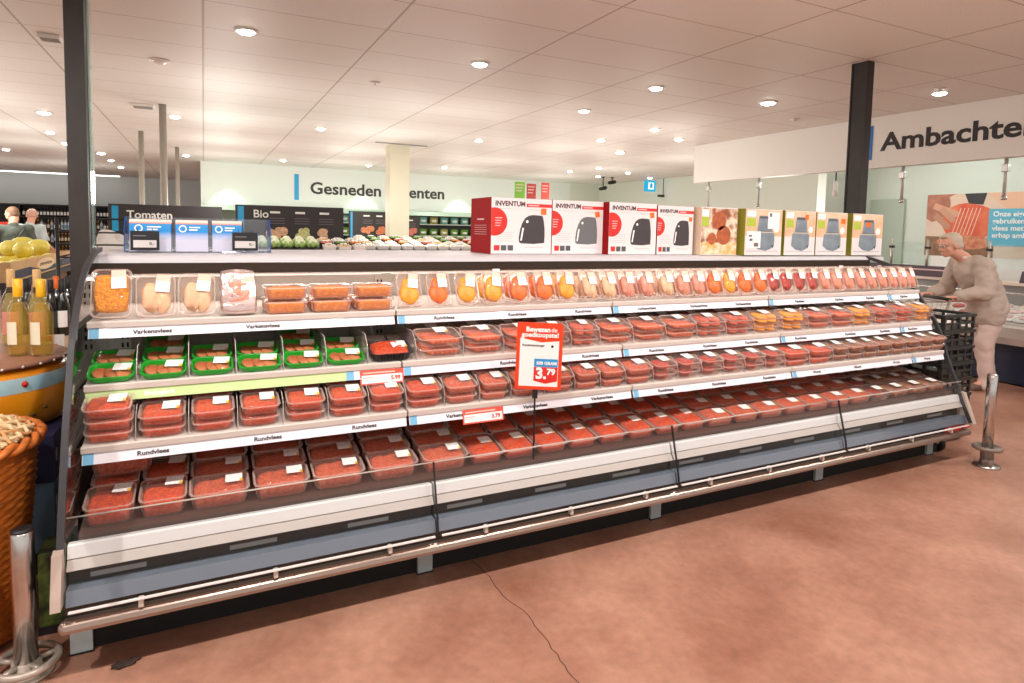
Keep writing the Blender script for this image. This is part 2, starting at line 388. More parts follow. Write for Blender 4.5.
for s in (1, 2, 3):
    yf, zt = YS[s], ZS[s]
    for k in range(5):
        a, b = SM[k]+.004, SM[k+1]-.004
        sh = obj('shelf', MB().prism([(yf+.012, zt), (YB-.013, zt), (YB-.013, zt-.022), (yf+.03, zt-.022), (yf+.014, zt-.022), (yf, zt-.020), (yf-.001, zt-.001), (yf+.003, zt+.0025), (yf+.010, zt+.0025)], 'x', a, b), shelf_m, fr)
        shelves[s, k] = sh
        # price rail: tilted strip under the lip
        zt1, zb1 = zt-.021, zt-.058; yt, yb = yf+.006, yf-.006   # rail leans back so it faces up a little
        rl = obj('price_rail', MB().prism([(yt, zt1), (yb, zb1), (yb+.004, zb1-.001), (yt+.006, zt1)], 'x', a+.003, b-.002), RAILG if (s == 2 and k == 0) else RAILW, sh)
        def strip(nm, xa, xb, m):
            t = .0012; mb = MB(); mb.add([(xa, yt-t, zt1-.001), (xb, yt-t, zt1-.001), (xb, yb-t, zb1+.001), (xa, yb-t, zb1+.001)], [(0, 1, 2, 3)], False); obj(nm, mb, m, sh)
        xq = a+.006 if not (s == 2 and k == 0) else a+.90
        strip('blue_marker', xq, xq+.03, BLUEL)
        if s == 2 and k == 0: strip('white_strip', xq+.03, xq+.225, RAILW)
        for px in TXT[s, k]:
            body = WORD[s][k]
            zc = zb1+.011; yc = yb+(zc-zb1)*(12/37)
            n = V((0, -1, 12/37)).normalized()
            text('lettering', body, .0215, WHITEINK if (s, k) == (2, 0) else INK, sh, V((railx(px, s), yc, zc))+n*.0008, (1, 0, 0), (0, 12/37, 1), .0003, .0006, xs=1.12)
        # shelf brackets
        for x in (a+.02, b-.02):
            obj('bracket', MB().prism([(YB-.012, zt-.022), (YB-.012, zt-.09), (YB-.05, zt-.085), (yf+.08, zt-.023)], 'x', x-.003, x+.003), GREYST, sh)
# sloping inserts that tip the packs towards the front
for s, y1, t in ((2, .47, .25), (3, .55, .22)):
    for k in range(5):
        obj('tilt_insert', MB().prism([(YS[s]+.016, ZS[s]+.0006), (y1, ZS[s]+(y1-YS[s]-.016)*t), (y1, ZS[s]+.0006)], 'x', SM[k]+.006, SM[k+1]-.006), shelf_m, shelves[s, k])
# deck
obj('deck', MB().prism([(.03, ZD-.02), (.03, ZD), (YB-.013, ZD+TD*(YB-.043)), (YB-.013, ZD+TD*(YB-.043)-.02)], 'x', .03, LN-.01), mat('brown deck pan', S(96, 74, 66), .4, .2), fr)
# front modules
glsm = clearmat('front glass', (.985, .99, .99, 1), .0, 1.22)
for k in range(4):
    a, b = k*1.25+.005, (k+1)*1.25-.005
    fm = obj('front_panel', MB().prism([(.028, .428), (.002, .432), (-.004, .427), (-.015, .390), (-.011, .386), (.028, .386)], 'x', a, b), PANELW, fr)
    obj('lower_panel', MB().prism([(-.014, .385), (-.034, .357), (-.028, .353), (.028, .353), (.028, .386)], 'x', a, b), PANELG, fm)
    mb = MB(); mb.cur = 0; mb.box(a, b, .0, .028, .300, .353); mb.cur = 1
    for q in range(3): mb.box(a+.06+q*.42, a+.22+q*.42, -.003, .0, .312, .328)
    obj('vent_slot', mb, [DARKBR, GREYST], fm)
    obj('kick_panel', MB().prism([(-.050, .300), (-.062, .252), (-.055, .250), (.02, .250), (.02, .300)], 'x', a, b), BLUEGR, fm)
    # curved low glass
    prof = [(-.084, .246), (-.074, .30), (-.058, .36), (-.038, .43), (-.022, .49), (-.014, .525)]
    poly = prof+[(y+.006, z) for y, z in prof[::-1]]
    g = obj('front_glass', MB().prism(poly, 'x', a, b), glsm, fr)
    mb = MB(); mb.box(a+.01, b-.01, -.0880, -.077, .2425, .2472)
    obj('glass_channel', mb, mat('white glass channel', S(245, 242, 238), .3), g)
    obj('glass_edge', MB().tube([(a, -.011, .5255), (b, -.011, .5255)], .0032, 6), clearmat('bright glass edge', (.9, .95, .95, 1), .1, 1.5, milk=.55, milkcol=S(235, 225, 215)), g)
    for q in range(3):
        x = a+.2+q*.42
        obj('clip', MB().box(x, x+.016, -.082, -.06, .212, .244, .003), mat('pale clip', S(214, 204, 192), .4), g)
    obj('module_joint', MB().prism([(y-.0015, z) for y, z in prof]+[(y+.008, z) for y, z in prof[::-1]], 'x', b+.002, b+.007), DARK, g) if k < 3 else None
obj('lower_recess', MB().box(.0, LN, -.045, .02, .20, .25), DARKBR, fr)
# bumper rail
mb = MB(); prof = [(-.060, .165), (-.077, .172), (-.083, .186), (-.079, .200), (-.066, .210), (-.040, .210), (-.040, .165)]
mb.prism(prof, 'x', .0, LN+.02); mb.ball((.0, -.061, .1875), (.018, .0215, .0222), 12); mb.ball((LN+.02, -.061, .1875), (.018, .0215, .0222), 12)
obj('bumper_rail', mb, mat('bumper rail aluminium', S(176, 158, 146), .30, .85), fr)
for x in (-.012, 1.22, 2.47, 3.72, 4.84):
    ft = obj('foot', MB().box(x, x+.065, .088, .104, .006, .20), mat('grey blue foot', S(172, 184, 184), .45), fr)
    obj('foot_pad', MB().box(x-.003, x+.068, .085, .104, 0, .006), DARK, ft)
for x in (.5, 1.8, 3.1, 4.4):
    obj('rear_foot', MB().box(x, x+.07, 1.1, 1.16, 0, .13), DARK, fr)
cs = obj('caster_fork', MB().box(5.02-.05, 5.05-.05, .10, .17, .06, .20), GREYST, fr)
obj('caster_wheel', MB().lathe([(.02, -.014), (.045, -.014), (.05, -.008), (.05, .008), (.045, .014), (.02, .014)], (5.035-.05+.03, .12, .05), 20, 'x'), DARK, cs)
# curved ends: glass panel, rubber trim, lower cap
pf = [(.80, 1.330), (.70, 1.328), (.62, 1.310), (.53, 1.282), (.45, 1.235), (.39, 1.178), (.328, 1.108), (.275, 1.038), (.225, .970), (.180, .903), (.125, .79), (.091, .675), (.04, .56), (-.007, .45), (-.045, .36), (-.092, .262)]
def bez(pts, n=3):
    out = []
    P = [V((p[0], p[1], 0)) for p in pts]
    for i in range(len(P)-1):
        p0 = P[max(i-1, 0)]; p1 = P[i]; p2 = P[i+1]; p3 = P[min(i+2, len(P)-1)]
        for k in range(n):
            t = k/n; out.append(.5*((2*p1)+(p2-p0)*t+(2*p0-5*p1+4*p2-p3)*t*t+(3*p1-p0-3*p2+p3)*t**3))
    out.append(P[-1]); return [(p.x, p.y) for p in out]
pfr = bez(pf)
pfl = bez([(p.y, p.z) for p in (onX(px+2.5, py, .015) for px, py in ((97, 248.5), (92, 252), (84, 265), (79.5, 280), (76, 295), (73, 312), (69, 340), (66, 380), (62.5, 430), (59.5, 490), (57, 550)))])
for x0, x1, sgn in ((.018, .021, -1), (LN+.002, LN+.010, 1)):
    pfs = pfl if sgn < 0 else pfr
    e = obj('end_panel', MB().prism(pfs+[(YB, .43 if sgn < 0 else .262), (YB, 1.334)], 'x', x0, x1), GLASS_END if sgn < 0 else GLASS, fr)
    n = len(pfs); mb = MB(); rings = []
    for i, (y, z) in enumerate(pfs):
        a = pfs[max(i-1, 0)]; b = pfs[min(i+1, n-1)]; ty, tz = b[0]-a[0], b[1]-a[1]; l = sqrt(ty*ty+tz*tz); ny, nz = tz/l, -ty/l
        w = .012 if sgn < 0 else .016
        xa, xb = (x0-.011, x0+.008) if sgn < 0 else (x0-.010, x1+.004)
        rings.append([V((xa, y+ny*.006, z+nz*.006)), V((xb, y+ny*.006, z+nz*.006)), V((xb, y-ny*w, z-nz*w)), V((xa, y-ny*w, z-nz*w))])
    mb.loft(rings, smooth=False); obj('edge_trim', mb, RUBBER, e)
    mb = MB(); mb.prism([(-.052, .425), (-.09, .30), (-.098, .262), (-.01, .256), (.01, .27), (-.02, .43)] if sgn < 0 else [(-.03, .45), (-.105, .255), (-.04, .235), (.03, .245), (.0, .455)], 'x', *((-.030, -.002) if sgn < 0 else (LN-.002, LN+.03)))
    obj('end_cap', mb, mat('end cap plastic', S(196, 178, 166), .4), e)
obj('red_label', MB().box(4.78, 4.96, -.055, -.047, .212, .246), REDINK, fr)
# clear dividers on the middle shelves
DIVM = clearmat('clear divider', (.97, .97, .97, 1), .04, 1.5, milk=.10, milkcol=S(255, 245, 240))
DIVE = clearmat('divider edge', (.9, .9, .9, 1), .1, 1.5, milk=.6, milkcol=S(250, 240, 235))
def divider(x, s):
    yf, zt = YS[s], ZS[s]; h = .11 if s != 2 else .12
    p = [(yf+.015, zt+.001), (yf+.015, zt+.055), (yf+.03, zt+.085), (yf+.07, zt+h), (yf+.40, zt+h), (yf+.40, zt+.001)]
    d = obj('divider', MB().prism(p, 'x', x-.0008, x+.0008), DIVM, shelves[s, sum(x > q for q in SM[1:5])])
    obj('divider_edge', MB().tube([(x, y, z) for y, z in p[:5]], .0014, 5), DIVE, shelves[s, sum(x > q for q in SM[1:5])])
# ------------------------------------------------------------------ meat packs
FILM = clearmat('clear lid film', (1, .99, .98, 1), .10, 1.32, milk=.05, milkcol=S(255, 235, 220), wr=.25)
TUB = clearmat('clear plastic tub', (.99, .97, .96, 1), .12, 1.45, milk=.15, milkcol=S(255, 210, 195))
RIM = clearmat('tub rim', (1, .98, .97, 1), .12, 1.45, milk=.38, milkcol=S(255, 226, 216))
FILM2 = clearmat('clear upright film', (1, .99, .97, 1), .08, 1.30, milk=.03, milkcol=S(255, 240, 230), wr=.3)
GREENT = mat('green plastic tray', S(38, 176, 46), .35, coat=.2)
BLACKT = mat('black plastic tray', S(30, 26, 26), .4)
SILVER = mat('silver vacuum film', S(228, 205, 200), .22, .75, bump=.6, bscale=30)
def meatmat(name, c1, c2, rough=.42, vs=90, bump=.7, bs=130, stretch=None):
    return mat(name, S(*c1), rough, 0, vscale=vs, bump=bump, bscale=bs, col2=S(*c2), detail=3, stretch=stretch)
MEAT = {
 'red': meatmat('red mince', (252, 96, 30), (180, 34, 8), vs=120, bs=170, bump=1.0),
 'pink': meatmat('pink mince', (240, 122, 80), (180, 50, 28), vs=120, bs=170, bump=1.0),
 'pale': meatmat('pale chicken', (238, 198, 160), (220, 166, 128), vs=18, bump=.2, bs=25),
 'rose': meatmat('pale pink meat', (232, 162, 136), (206, 112, 92), vs=22, bump=.25, bs=30),
 'gold': meatmat('golden breadcrumb', (246, 168, 30), (206, 106, 8), vs=110, bs=150, bump=1.0),
 'organic': meatmat('pink organic meat', (230, 122, 92), (196, 84, 62), vs=30, bump=.3, bs=40),
 'crumb': meatmat('orange breadcrumb', (255, 164, 22), (232, 112, 6), vs=110, bs=150, bump=1.0),
 'orange': meatmat('orange marinade', (246, 124, 10), (222, 84, 4), vs=30, bump=.3, bs=50),
 'yellow': meatmat('yellow marinade', (250, 176, 24), (230, 136, 8), vs=30, bump=.3, bs=50),
 'brick': meatmat('red marinade', (206, 66, 50), (150, 30, 26), vs=40, bump=.4),
 'sausage': meatmat('sausage skin', (234, 112, 62), (178, 60, 32), vs=35, bump=.15, rough=.35),
 'burger': meatmat('burger meat', (228, 100, 64), (176, 56, 36), vs=80),
 'brown': meatmat('brown roasted meat', (176, 112, 78), (110, 62, 42), vs=30, bump=.5, bs=50),
 'steak': meatmat('dark red steak', (176, 62, 48), (122, 30, 26), vs=22, bump=.3, bs=40),
}
def labelmat():
    m, nt, b = newmat('pack label print'); L = nt.links
    tc = nt.nodes.new('ShaderNodeTexCoord'); mp = nt.nodes.new('ShaderNodeMapping'); mp.inputs['Scale'].default_value = (330, 420, 1); L.new(tc.outputs['Object'], mp.inputs[0])
    n = nt.nodes.new('ShaderNodeTexNoise'); n.inputs['Scale'].default_value = .6; n.inputs['Detail'].default_value = 1; L.new(mp.outputs[0], n.inputs['Vector'])
    rp = nt.nodes.new('ShaderNodeValToRGB'); rp.color_ramp.elements[0].position = .36; rp.color_ramp.elements[1].position = .44
    rp.color_ramp.elements[0].color = S(205, 202, 206); rp.color_ramp.elements[1].color = S(250, 248, 244); L.new(n.outputs['Fac'], rp.inputs[0])
    L.new(rp.outputs[0], b.inputs['Base Color']); b.inputs['Roughness'].default_value = .45; return m
LABW = labelmat(); LABP = mat('pink label top', S(240, 196, 176), .5); LABY = mat('yellow label corner', S(240, 190, 60), .5)
def rr(w, d, r, z, n=5, side=0, rib=0):
    """rounded rectangle ring, optionally with ribbed straight sides"""
    out = []; w2, d2 = w/2, d/2
    cs = [(w2-r, d2-r, 0), (-w2+r, d2-r, pi/2), (-w2+r, -d2+r, pi), (w2-r, -d2+r, 3*pi/2)]
    for q, (cx, cy, a0) in enumerate(cs):
        for k in range(n+1):
            a = a0+pi/2*k/n; out.append(V((cx+r*cos(a), cy+r*sin(a), z)))
        nx = cs[(q+1) % 4]; p0 = out[-1]; a1 = nx[2]; p1 = V((nx[0]+r*cos(a1), nx[1]+r*sin(a1), z)); nrm = V((cos(a1), sin(a1), 0))
        for k in range(1, side+1):
            out.append(p0.lerp(p1, k/(side+1))+nrm*(rib*(1 if k % 2 else -1)))
    return out
def tub_mb(w, d, h, ribs=True):
    mb = MB(); sd = 17 if ribs else 0; rb = .0030 if ribs else 0; s = dict(n=4, side=sd)
    mb.loft([rr(w*.80, d*.84, .022, .0005, **s), rr(w*.86, d*.88, .026, .003, **s), rr(w*.875, d*.895, .026, h*.2, rib=rb, **s), rr(w*.91, d*.925, .026, h*.82, rib=rb, **s), rr(w*.92, d*.935, .026, h*.9, **s), rr(w*.925, d*.94, .026, h-.004, **s)], True, False, smooth=False)
    mb.cur = 1; s = dict(n=4, side=0); mb.loft([rr(w*.925, d*.94, .026, h-.004, **s), rr(w*.99, d*.99, .024, h-.001, **s), rr(w, d, .024, h-.003, **s), rr(w, d, .024, h-.007, **s)], False, False, smooth=False)
    return mb
def slab_mb(w, d, z0, z1, bumpy=.004, seed=0, rnd=.025, dome=.006, g=16, fq=34):
    """lump filling a tray: gridded bumpy top with skirt"""
    mb = MB(); N = g; vs = []
    def sq(u, v):
        # map square to rounded square
        k = .32; return u*sqrt(1-k*v*v/2)*1.0, v*sqrt(1-k*u*u/2)*1.0
    for j in range(N+1):
        for i in range(N+1):
            u, v = -1+2*i/N, -1+2*j/N; a, b = sq(u, v); x, y = a*w/2, b*d/2
            e = min(1, 5*(1-max(abs(u), abs(v)))); nz = noise.noise(V((x*fq+seed*9, y*fq, seed)))*bumpy*2+noise.noise(V((x*fq*2.7, y*fq*2.7, seed*3)))*bumpy
            vs.append((x, y, z1-.007*(1-e)**2+dome*(1-(u*u+v*v)/2)+nz*(.4+.6*e)))
    fs = [(j*(N+1)+i, j*(N+1)+i+1, (j+1)*(N+1)+i+1, (j+1)*(N+1)+i) for j in range(N) for i in range(N)]
    edge = [i for i in range(N+1)]+[j*(N+1)+N for j in range(1, N+1)]+[N*(N+1)+i for i in range(N-1, -1, -1)]+[j*(N+1) for j in range(N-1, 0, -1)]
    o = len(vs); n = len(edge)
    for e in edge: x, y, z = vs[e]; vs.append((x*.99, y*.99, z0+(z1-z0)*.5))
    for e in edge: x, y, z = vs[e]; vs.append((x*.94, y*.94, z0))
    for i in range(n):
        j = (i+1) % n; fs += [(edge[j], edge[i], o+i, o+j), (o+j, o+i, o+n+i, o+n+j)]
    fs.append([o+n+i for i in range(n)]); mb.add(vs, fs, True); return mb
def lumps_mb(w, d, z0, z1, kind, seed=0):
    mb = MB(); rnd = random.Random(seed)
    if kind == 'sausages':
        n = 6; q = w*.72/n
        for i in range(n):
            x = -w*.36+q*(i+.5); r = min(q*.56, (z1-z0)*.5); z = (z0+z1)/2
            mb.capsule((x+.024, -d*.40+r, z-.006), r*.92, (x-.02, d*.40-r, z), r*.95, 10)
    elif kind == 'patties':
        for l in range(2):
            for i in range(2):
                mb.ball(((i-.5)*w*.40, -d*.02+.01*l, z0+(z1-z0)*(.25+.5*l)), (w*.24, d*.40, (z1-z0)*.28), 16, jit=.06)
    elif kind == 'slices':
        for i in range(3):
            mb.ball(((i-1)*w*.26, rnd.uniform(-.01, .01), z0+(z1-z0)*.5), (w*.20, d*.37, (z1-z0)*.5), 14, rot=Matrix.Rotation(.3*(rnd.random()-.5), 3, 'Z') @ Matrix.Rotation(.22, 3, 'Y'), jit=.25)
    elif kind == 'steak':
        mb.ball((-.01, -.008, (z0+z1)/2), (w*.38, d*.36, (z1-z0)*.5), 20, jit=.4)
        mb.ball((w*.18, d*.1, (z0+z1)/2), (w*.2, d*.26, (z1-z0)*.45), 14, jit=.4)
    elif kind == 'fillet':
        mb.ball((-w*.12, -d*.05, (z0+z1)/2), (w*.27, d*.38, (z1-z0)*.55), 18, jit=.3)
        mb.ball((w*.17, -d*.10, (z0+z1)/2), (w*.23, d*.33, (z1-z0)*.5), 18, jit=.3)
    elif kind == 'pear':
        mb.ball((0, -d*.12, (z0+z1)/2), (w*.43, d*.32, (z1-z0)*.6), 18, jit=.12)
        mb.ball((w*.02, d*.10, (z0+z1)/2), (w*.33, d*.30, (z1-z0)*.5), 18, jit=.12)
    elif kind == 'ribs':
        for i in range(5):
            x = (i-2)*w*.17; mb.capsule((x, -d*.36, (z0+z1)/2), (z1-z0)*.42, (x+.012, d*.36, (z0+z1)/2), (z1-z0)*.42, 10)
        mb.ball((0, 0, (z0+z1)/2-.003), (w*.42, d*.36, (z1-z0)*.42), 16, jit=.3)
    return mb
PROTO = {}
def pack(key, name, w, d, h, meatkey, shape='mince', tray=None, film=None, lab=(.22, .2), labs=(.048, .034), upright=False, lidh=.004, ribs=True, seed=1, fill=.8):
    """prototype pack: root > tray, meat, lid, label"""
    r = thing(name, '', 'meat pack')
    if shape == 'vacuum':
        obj('bag', slab_mb(w, d, 0, h, .004, seed, dome=.006, fq=20), SILVER, r)
        obj('meat', slab_mb(w*.62, d*.5, h*.6, h+.004, .003, seed, dome=.004), MEAT[meatkey], r)
    else:
        obj('tray', tub_mb(w, d, h, ribs), [tray or TUB, tray or RIM], r)
        zi = .004; zt = h*fill
        if shape == 'mince': mt = slab_mb(w*.845, d*.865, zi, zt, .0045, seed, dome=.004)
        elif shape == 'bread': mt = slab_mb(w*.84, d*.78, zi, zt, .003, seed, dome=.003, fq=60)
        else: mt = lumps_mb(w*.93, d*.93, zi, zt, shape, seed)
        obj('meat', mt, MEAT[meatkey], r)
        lid = MB(); lid.loft([rr(w, d, .024, h-.0035), rr(w*.995, d*.995, .024, h), rr(w*.90, d*.92, .022, h+lidh*.8), rr(w*.6, d*.6, .02, h+lidh), rr(w*.2, d*.2, .01, h+lidh)], False, True, smooth=True)
        obj('lid', lid, film or FILM, r)
    zl = h+lidh+.0012; lx, ly = lab[0]*w, lab[1]*d; a, b = labs
    mb = MB(); ang = R(-6+seed % 3*4); cA, sA = cos(ang), sin(ang)
    def P(u, v, dz=0): return (lx+u*cA-v*sA, ly+u*sA+v*cA, zl+dz)
    if upright:
        mb.cur = 1; mb.quad(P(-a/2, b*.1), P(a/2, b*.1), P(a/2*.96, b*.62), P(-a/2*.96, b*.62)); mb.cur = 0
        mb.quad(P(-a/2, -b/2), P(a/2, -b/2), P(a/2, b*.18, .0004), P(-a/2, b*.18, .0004))
    else:
        mb.quad(P(-a/2, -b/2), P(a/2, -b/2), P(a/2, b/2), P(-a/2, b/2)); mb.cur = 2
        mb.quad(P(a*.32, -b/2, .0003), P(a/2, -b/2, .0003), P(a/2, -b*.2, .0003), P(a*.32, -b*.2, .0003))
    obj('label', mb, [LABW, LABP, LABY], r)
    PROTO[key] = r; r['w'] = w; return r
LB = (.056, .060)
pack('mr', 'mince_pack', .150, .124, .040, 'red', lab=(.18, .10), labs=LB)
pack('mp', 'mince_pack', .150, .124, .040, 'pink', lab=(.18, .12), labs=LB, seed=2, ribs=False)
pack('dr', 'mince_pack', .152, .150, .074, 'red', lab=(.22, .22), labs=(.056, .056), seed=3)
pack('dl', 'mince_pack', .204, .128, .068, 'pink', lab=(.24, .10), labs=(.058, .056), seed=4)
pack('dp', 'mince_pack', .160, .195, .052, 'red', lab=(.16, .12), labs=(.056, .054), seed=5, ribs=False, fill=.96)
pack('dw', 'mince_pack', .190, .135, .056, 'pink', lab=(.15, .02), labs=(.060, .054), seed=6, ribs=False, fill=.96)
pack('dg', 'steak_pack', .190, .135, .056, 'steak', 'steak', lab=(.15, .02), labs=(.060, .054), seed=7, ribs=False, fill=1)
pack('db', 'rib_pack', .190, .135, .056, 'brown', 'ribs', lab=(.15, .02), labs=(.060, .054), seed=8, ribs=False, fill=.95)
pack('gr', 'organic_meat_pack', .150, .118, .026, 'organic', 'slices', tray=GREENT, film=clearmat('green tinted film', (.90, 1, .90, 1), .06, 1.42, milk=.03, milkcol=S(120, 240, 130), wr=.25), lab=(.22, .10), labs=(.058, .056), ribs=False, seed=9, fill=.86, lidh=.003)
pack('bk', 'organic_mince_pack', .185, .140, .040, 'red', 'mince', tray=BLACKT, film=clearmat('plain film', (1, 1, 1, 1), .08, 1.4, milk=.02), lab=(.25, .12), labs=(.064, .066), ribs=True, seed=10, fill=.95, lidh=.002)
pack('sa', 'sausage_pack', .190, .128, .044, 'sausage', 'sausages', lab=(.10, .20), labs=(.058, .056), ribs=False, seed=11, fill=.95)
pack('bu', 'burger_pack', .190, .128, .044, 'burger', 'patties', lab=(.10, .20), labs=(.058, .056), ribs=False, seed=12, fill=.95)
pack('yl', 'schnitzel_pack', .190, .128, .044, 'yellow', 'patties', lab=(.10, .20), labs=(.058, .056), ribs=False, seed=13, fill=.95)
pack('st', 'steak_pack', .150, .124, .042, 'brick', 'steak', lab=(.14, .10), labs=LB, seed=14, ribs=False, fill=.95)
pack('bw', 'roast_meat_pack', .128, .124, .042, 'brown', 'ribs', lab=(.10, .12), labs=(.05, .056), seed=15, ribs=False, fill=.95)
pack('ob', 'breaded_pack', .172, .135, .052, 'crumb', 'bread', lab=(.10, .20), labs=(.052, .040), seed=16, fill=.88)
UP = dict(upright=True, ribs=False, film=FILM2)
pack('u_gold', 'schnitzel_pack', .132, .185, .038, 'gold', 'bread', lab=(.18, .26), labs=(.048, .062), seed=17, fill=.95, **UP)
pack('u_pale', 'chicken_pack', .132, .165, .038, 'pale', 'fillet', lab=(.18, .24), labs=(.048, .060), seed=18, fill=.95, **UP)
pack('u_silver', 'vacuum_meat_pack', .136, .178, .026, 'rose', 'vacuum', lab=(.22, .16), labs=(.042, .056), seed=19, **UP)
pack('u_or', 'marinated_meat_pack', .114, .160, .034, 'orange', 'pear', lab=(.16, .22), labs=(.044, .060), seed=20, fill=1, **UP)
pack('u_ye', 'marinated_meat_pack', .114, .160, .034, 'yellow', 'pear', lab=(.16, .22), labs=(.044, .060), seed=21, fill=1, **UP)
pack('u_ro', 'poultry_pack', .112, .160, .034, 'rose', 'fillet', lab=(.16, .20), labs=(.044, .058), seed=22, fill=1, **UP)
pack('u_pl', 'poultry_pack', .112, .160, .034, 'pale', 'fillet', lab=(.16, .20), labs=(.044, .058), seed=23, fill=1, **UP)
pack('u_br', 'marinated_meat_pack', .112, .160, .034, 'brick', 'steak', lab=(.16, .22), labs=(.044, .056), seed=24, fill=1, **UP)
DESC = {'mr': 'clear tray of bright red mince', 'mp': 'clear tray of pink mince', 'dr': 'deep tray of bright red mince', 'dl': 'wide deep tray of pink mince', 'dp': 'clear tray of smooth red mince', 'dw': 'wide clear tray of pink mince', 'dg': 'clear tray of dark red steak', 'db': 'clear tray of brown ribs',
        'gr': 'green tray of organic meat slices', 'bk': 'black tray of organic red mince', 'sa': 'clear tray of sausages', 'bu': 'clear tray of burger patties', 'yl': 'clear tray of yellow schnitzels', 'st': 'clear tray of red marinated steak', 'bw': 'clear tray of browned meat', 'ob': 'tray of orange breaded meat',
        'u_gold': 'upright pack of golden breaded schnitzel', 'u_pale': 'upright pack of pale fillet', 'u_silver': 'shiny silver vacuum pack of meat', 'u_or': 'upright pack of orange marinated meat', 'u_ye': 'upright pack of yellow marinated meat', 'u_ro': 'upright pack of pink poultry', 'u_pl': 'upright pack of pale poultry', 'u_br': 'upright pack of red marinated meat'}
CATS = {'u_silver': 'vacuum pack'}
def nth(i, n):
    """which column, counted from the closer end of the shelf"""
    return (ORD[i+1]+' from wine end') if i < (n+1)//2 else (ORD[n-i]+' from bollard end')
def place(key, x, y, z, where, group, rot=None, sx=1, jz=.02):
    p = PROTO[key]; q = dup(p, (x, y, z), label=DESC[key]+', '+where, group=group, rot=rot or (0, 0, random.uniform(-jz, jz)), scale=(sx, 1, 1))
    q['category'] = 'meat pack'; return q
def tilted(key, x, yf, zf, th, lift, where, group, sx=1, jz=.015):
    """pack whose lower front edge sits at (yf, zf), tipped by th, raised by lift along its own normal"""
    d = PD[key]/2
    return place(key, x, yf+d*cos(th)-lift*sin(th), zf+d*sin(th)+lift*cos(th), where, group, rot=(th, 0, random.uniform(-jz, jz)), sx=sx)
PD = {'mr': .124, 'mp': .124, 'st': .124, 'bw': .124, 'dr': .150, 'dl': .128, 'dp': .195, 'dw': .135, 'dg': .135, 'db': .135, 'gr': .118, 'bk': .140, 'sa': .128, 'bu': .128, 'yl': .128, 'ob': .135}
# --- deck: rows one behind the other
deck = [('dr', .112), ('dr', .274), ('dl', .456), ('dl', .672), ('dl', .886), ('dl', 1.108), ('dl', 1.334)]
xs = [1.53, 1.692, 1.862, 2.032, 2.204, 2.377, 2.549, 2.72]
deck += [('dp', x) for x in xs]+[('dw', 2.905+.194*i) for i in range(7)]+[('dg', 2.905+.194*7)]+[('db', 2.905+.194*i) for i in (8, 9, 10)]
nd = len(deck); th = atan2(TD, 1)
ROWN = ['front row', 'second row', 'third row', 'fourth row']
for i, (k, x) in enumerate(deck):
    d = PD[k]; x = min(x, LN-.108)
    for r in range({'dr': 2, 'dp': 3}.get(k, 4)):
        yy = .055+r*(d+.003)*cos(th)
        tilted(k, x+r*.004, yy, ZD+TD*(yy-.03)+.001, th, 0, f'lowest deck {ROWN[r]}, {nth(i, nd)}', 'meat packs on the lowest deck', jz=.012)
# trays lying on top of the back rows
for k, x, yy, w in (('dl', .135, .235, 'lying on red mince at wine end of lowest deck'), ('dl', .80, .34, 'lying across two packs under the third shelf'), ('dl', 1.09, .335, 'stacked under the price rail before the first shelf joint')):
    tilted(k, x, yy, ZD+TD*(yy-.03)+.001, th, .081 if x < .5 else .0745, w, 'meat packs on the lowest deck', jz=.06)
# --- third shelf
s3 = [(.034, .19), (.196, .354), (.361, .514), (.525, .673), (.688, .842), (.854, 1.006), (1.014, 1.16), (1.172, 1.331), (1.34, 1.495), (1.505, 1.648), (1.662, 1.822), (1.832, 1.99), (1.996, 2.138), (2.142, 2.288), (2.294, 2.46), (2.466, 2.621), (2.627, 2.785), (2.792, 2.942), (2.945, 3.10), (3.107, 3.257), (3.264, 3.414), (3.42, 3.62), (3.63, 3.83), (3.84, 3.975), (3.98, 4.12), (4.125, 4.26), (4.265, 4.40), (4.405, 4.55), (4.555, 4.70), (4.705, 4.845), (4.85, 4.985)]
n3 = len(s3); t3 = atan2(.22, 1)
for i, (a, b) in enumerate(s3):
    x = (a+b)/2; w = b-a
    k = 'mr' if i < 8 else 'mp' if i < 15 else 'st' if i < 21 else 'mr' if i < 23 else 'bw'
    sx = min(1.3, (w-.008)/PROTO[k]['w']); st = 3 if i == 0 else 2; hh = .0460 if k in ('mr', 'mp') else .0480
    yy = YS[3]+.012
    for l in range(st):
        lv = {2: ('bottom', 'top'), 3: ('bottom', 'middle', 'top')}[st][l]
        tilted(k, x+random.uniform(-.002, .002), yy, ZS[3]+.002, t3, l*hh*(.8 if st == 3 and 0 else 1), f'{lv} of third shelf stack {nth(i, n3)}', 'meat packs on the third shelf', sx=sx)
    y2 = yy+.127
    for l in range(2):
        tilted(k, x, y2, ZS[3]+.002+.127*.22, t3, l*hh, f'{("lower", "upper")[l]} third shelf back row, {nth(i, n3)}', 'meat packs on the third shelf', sx=sx)
    if i: divider((s3[i-1][1]+a)/2, 3)
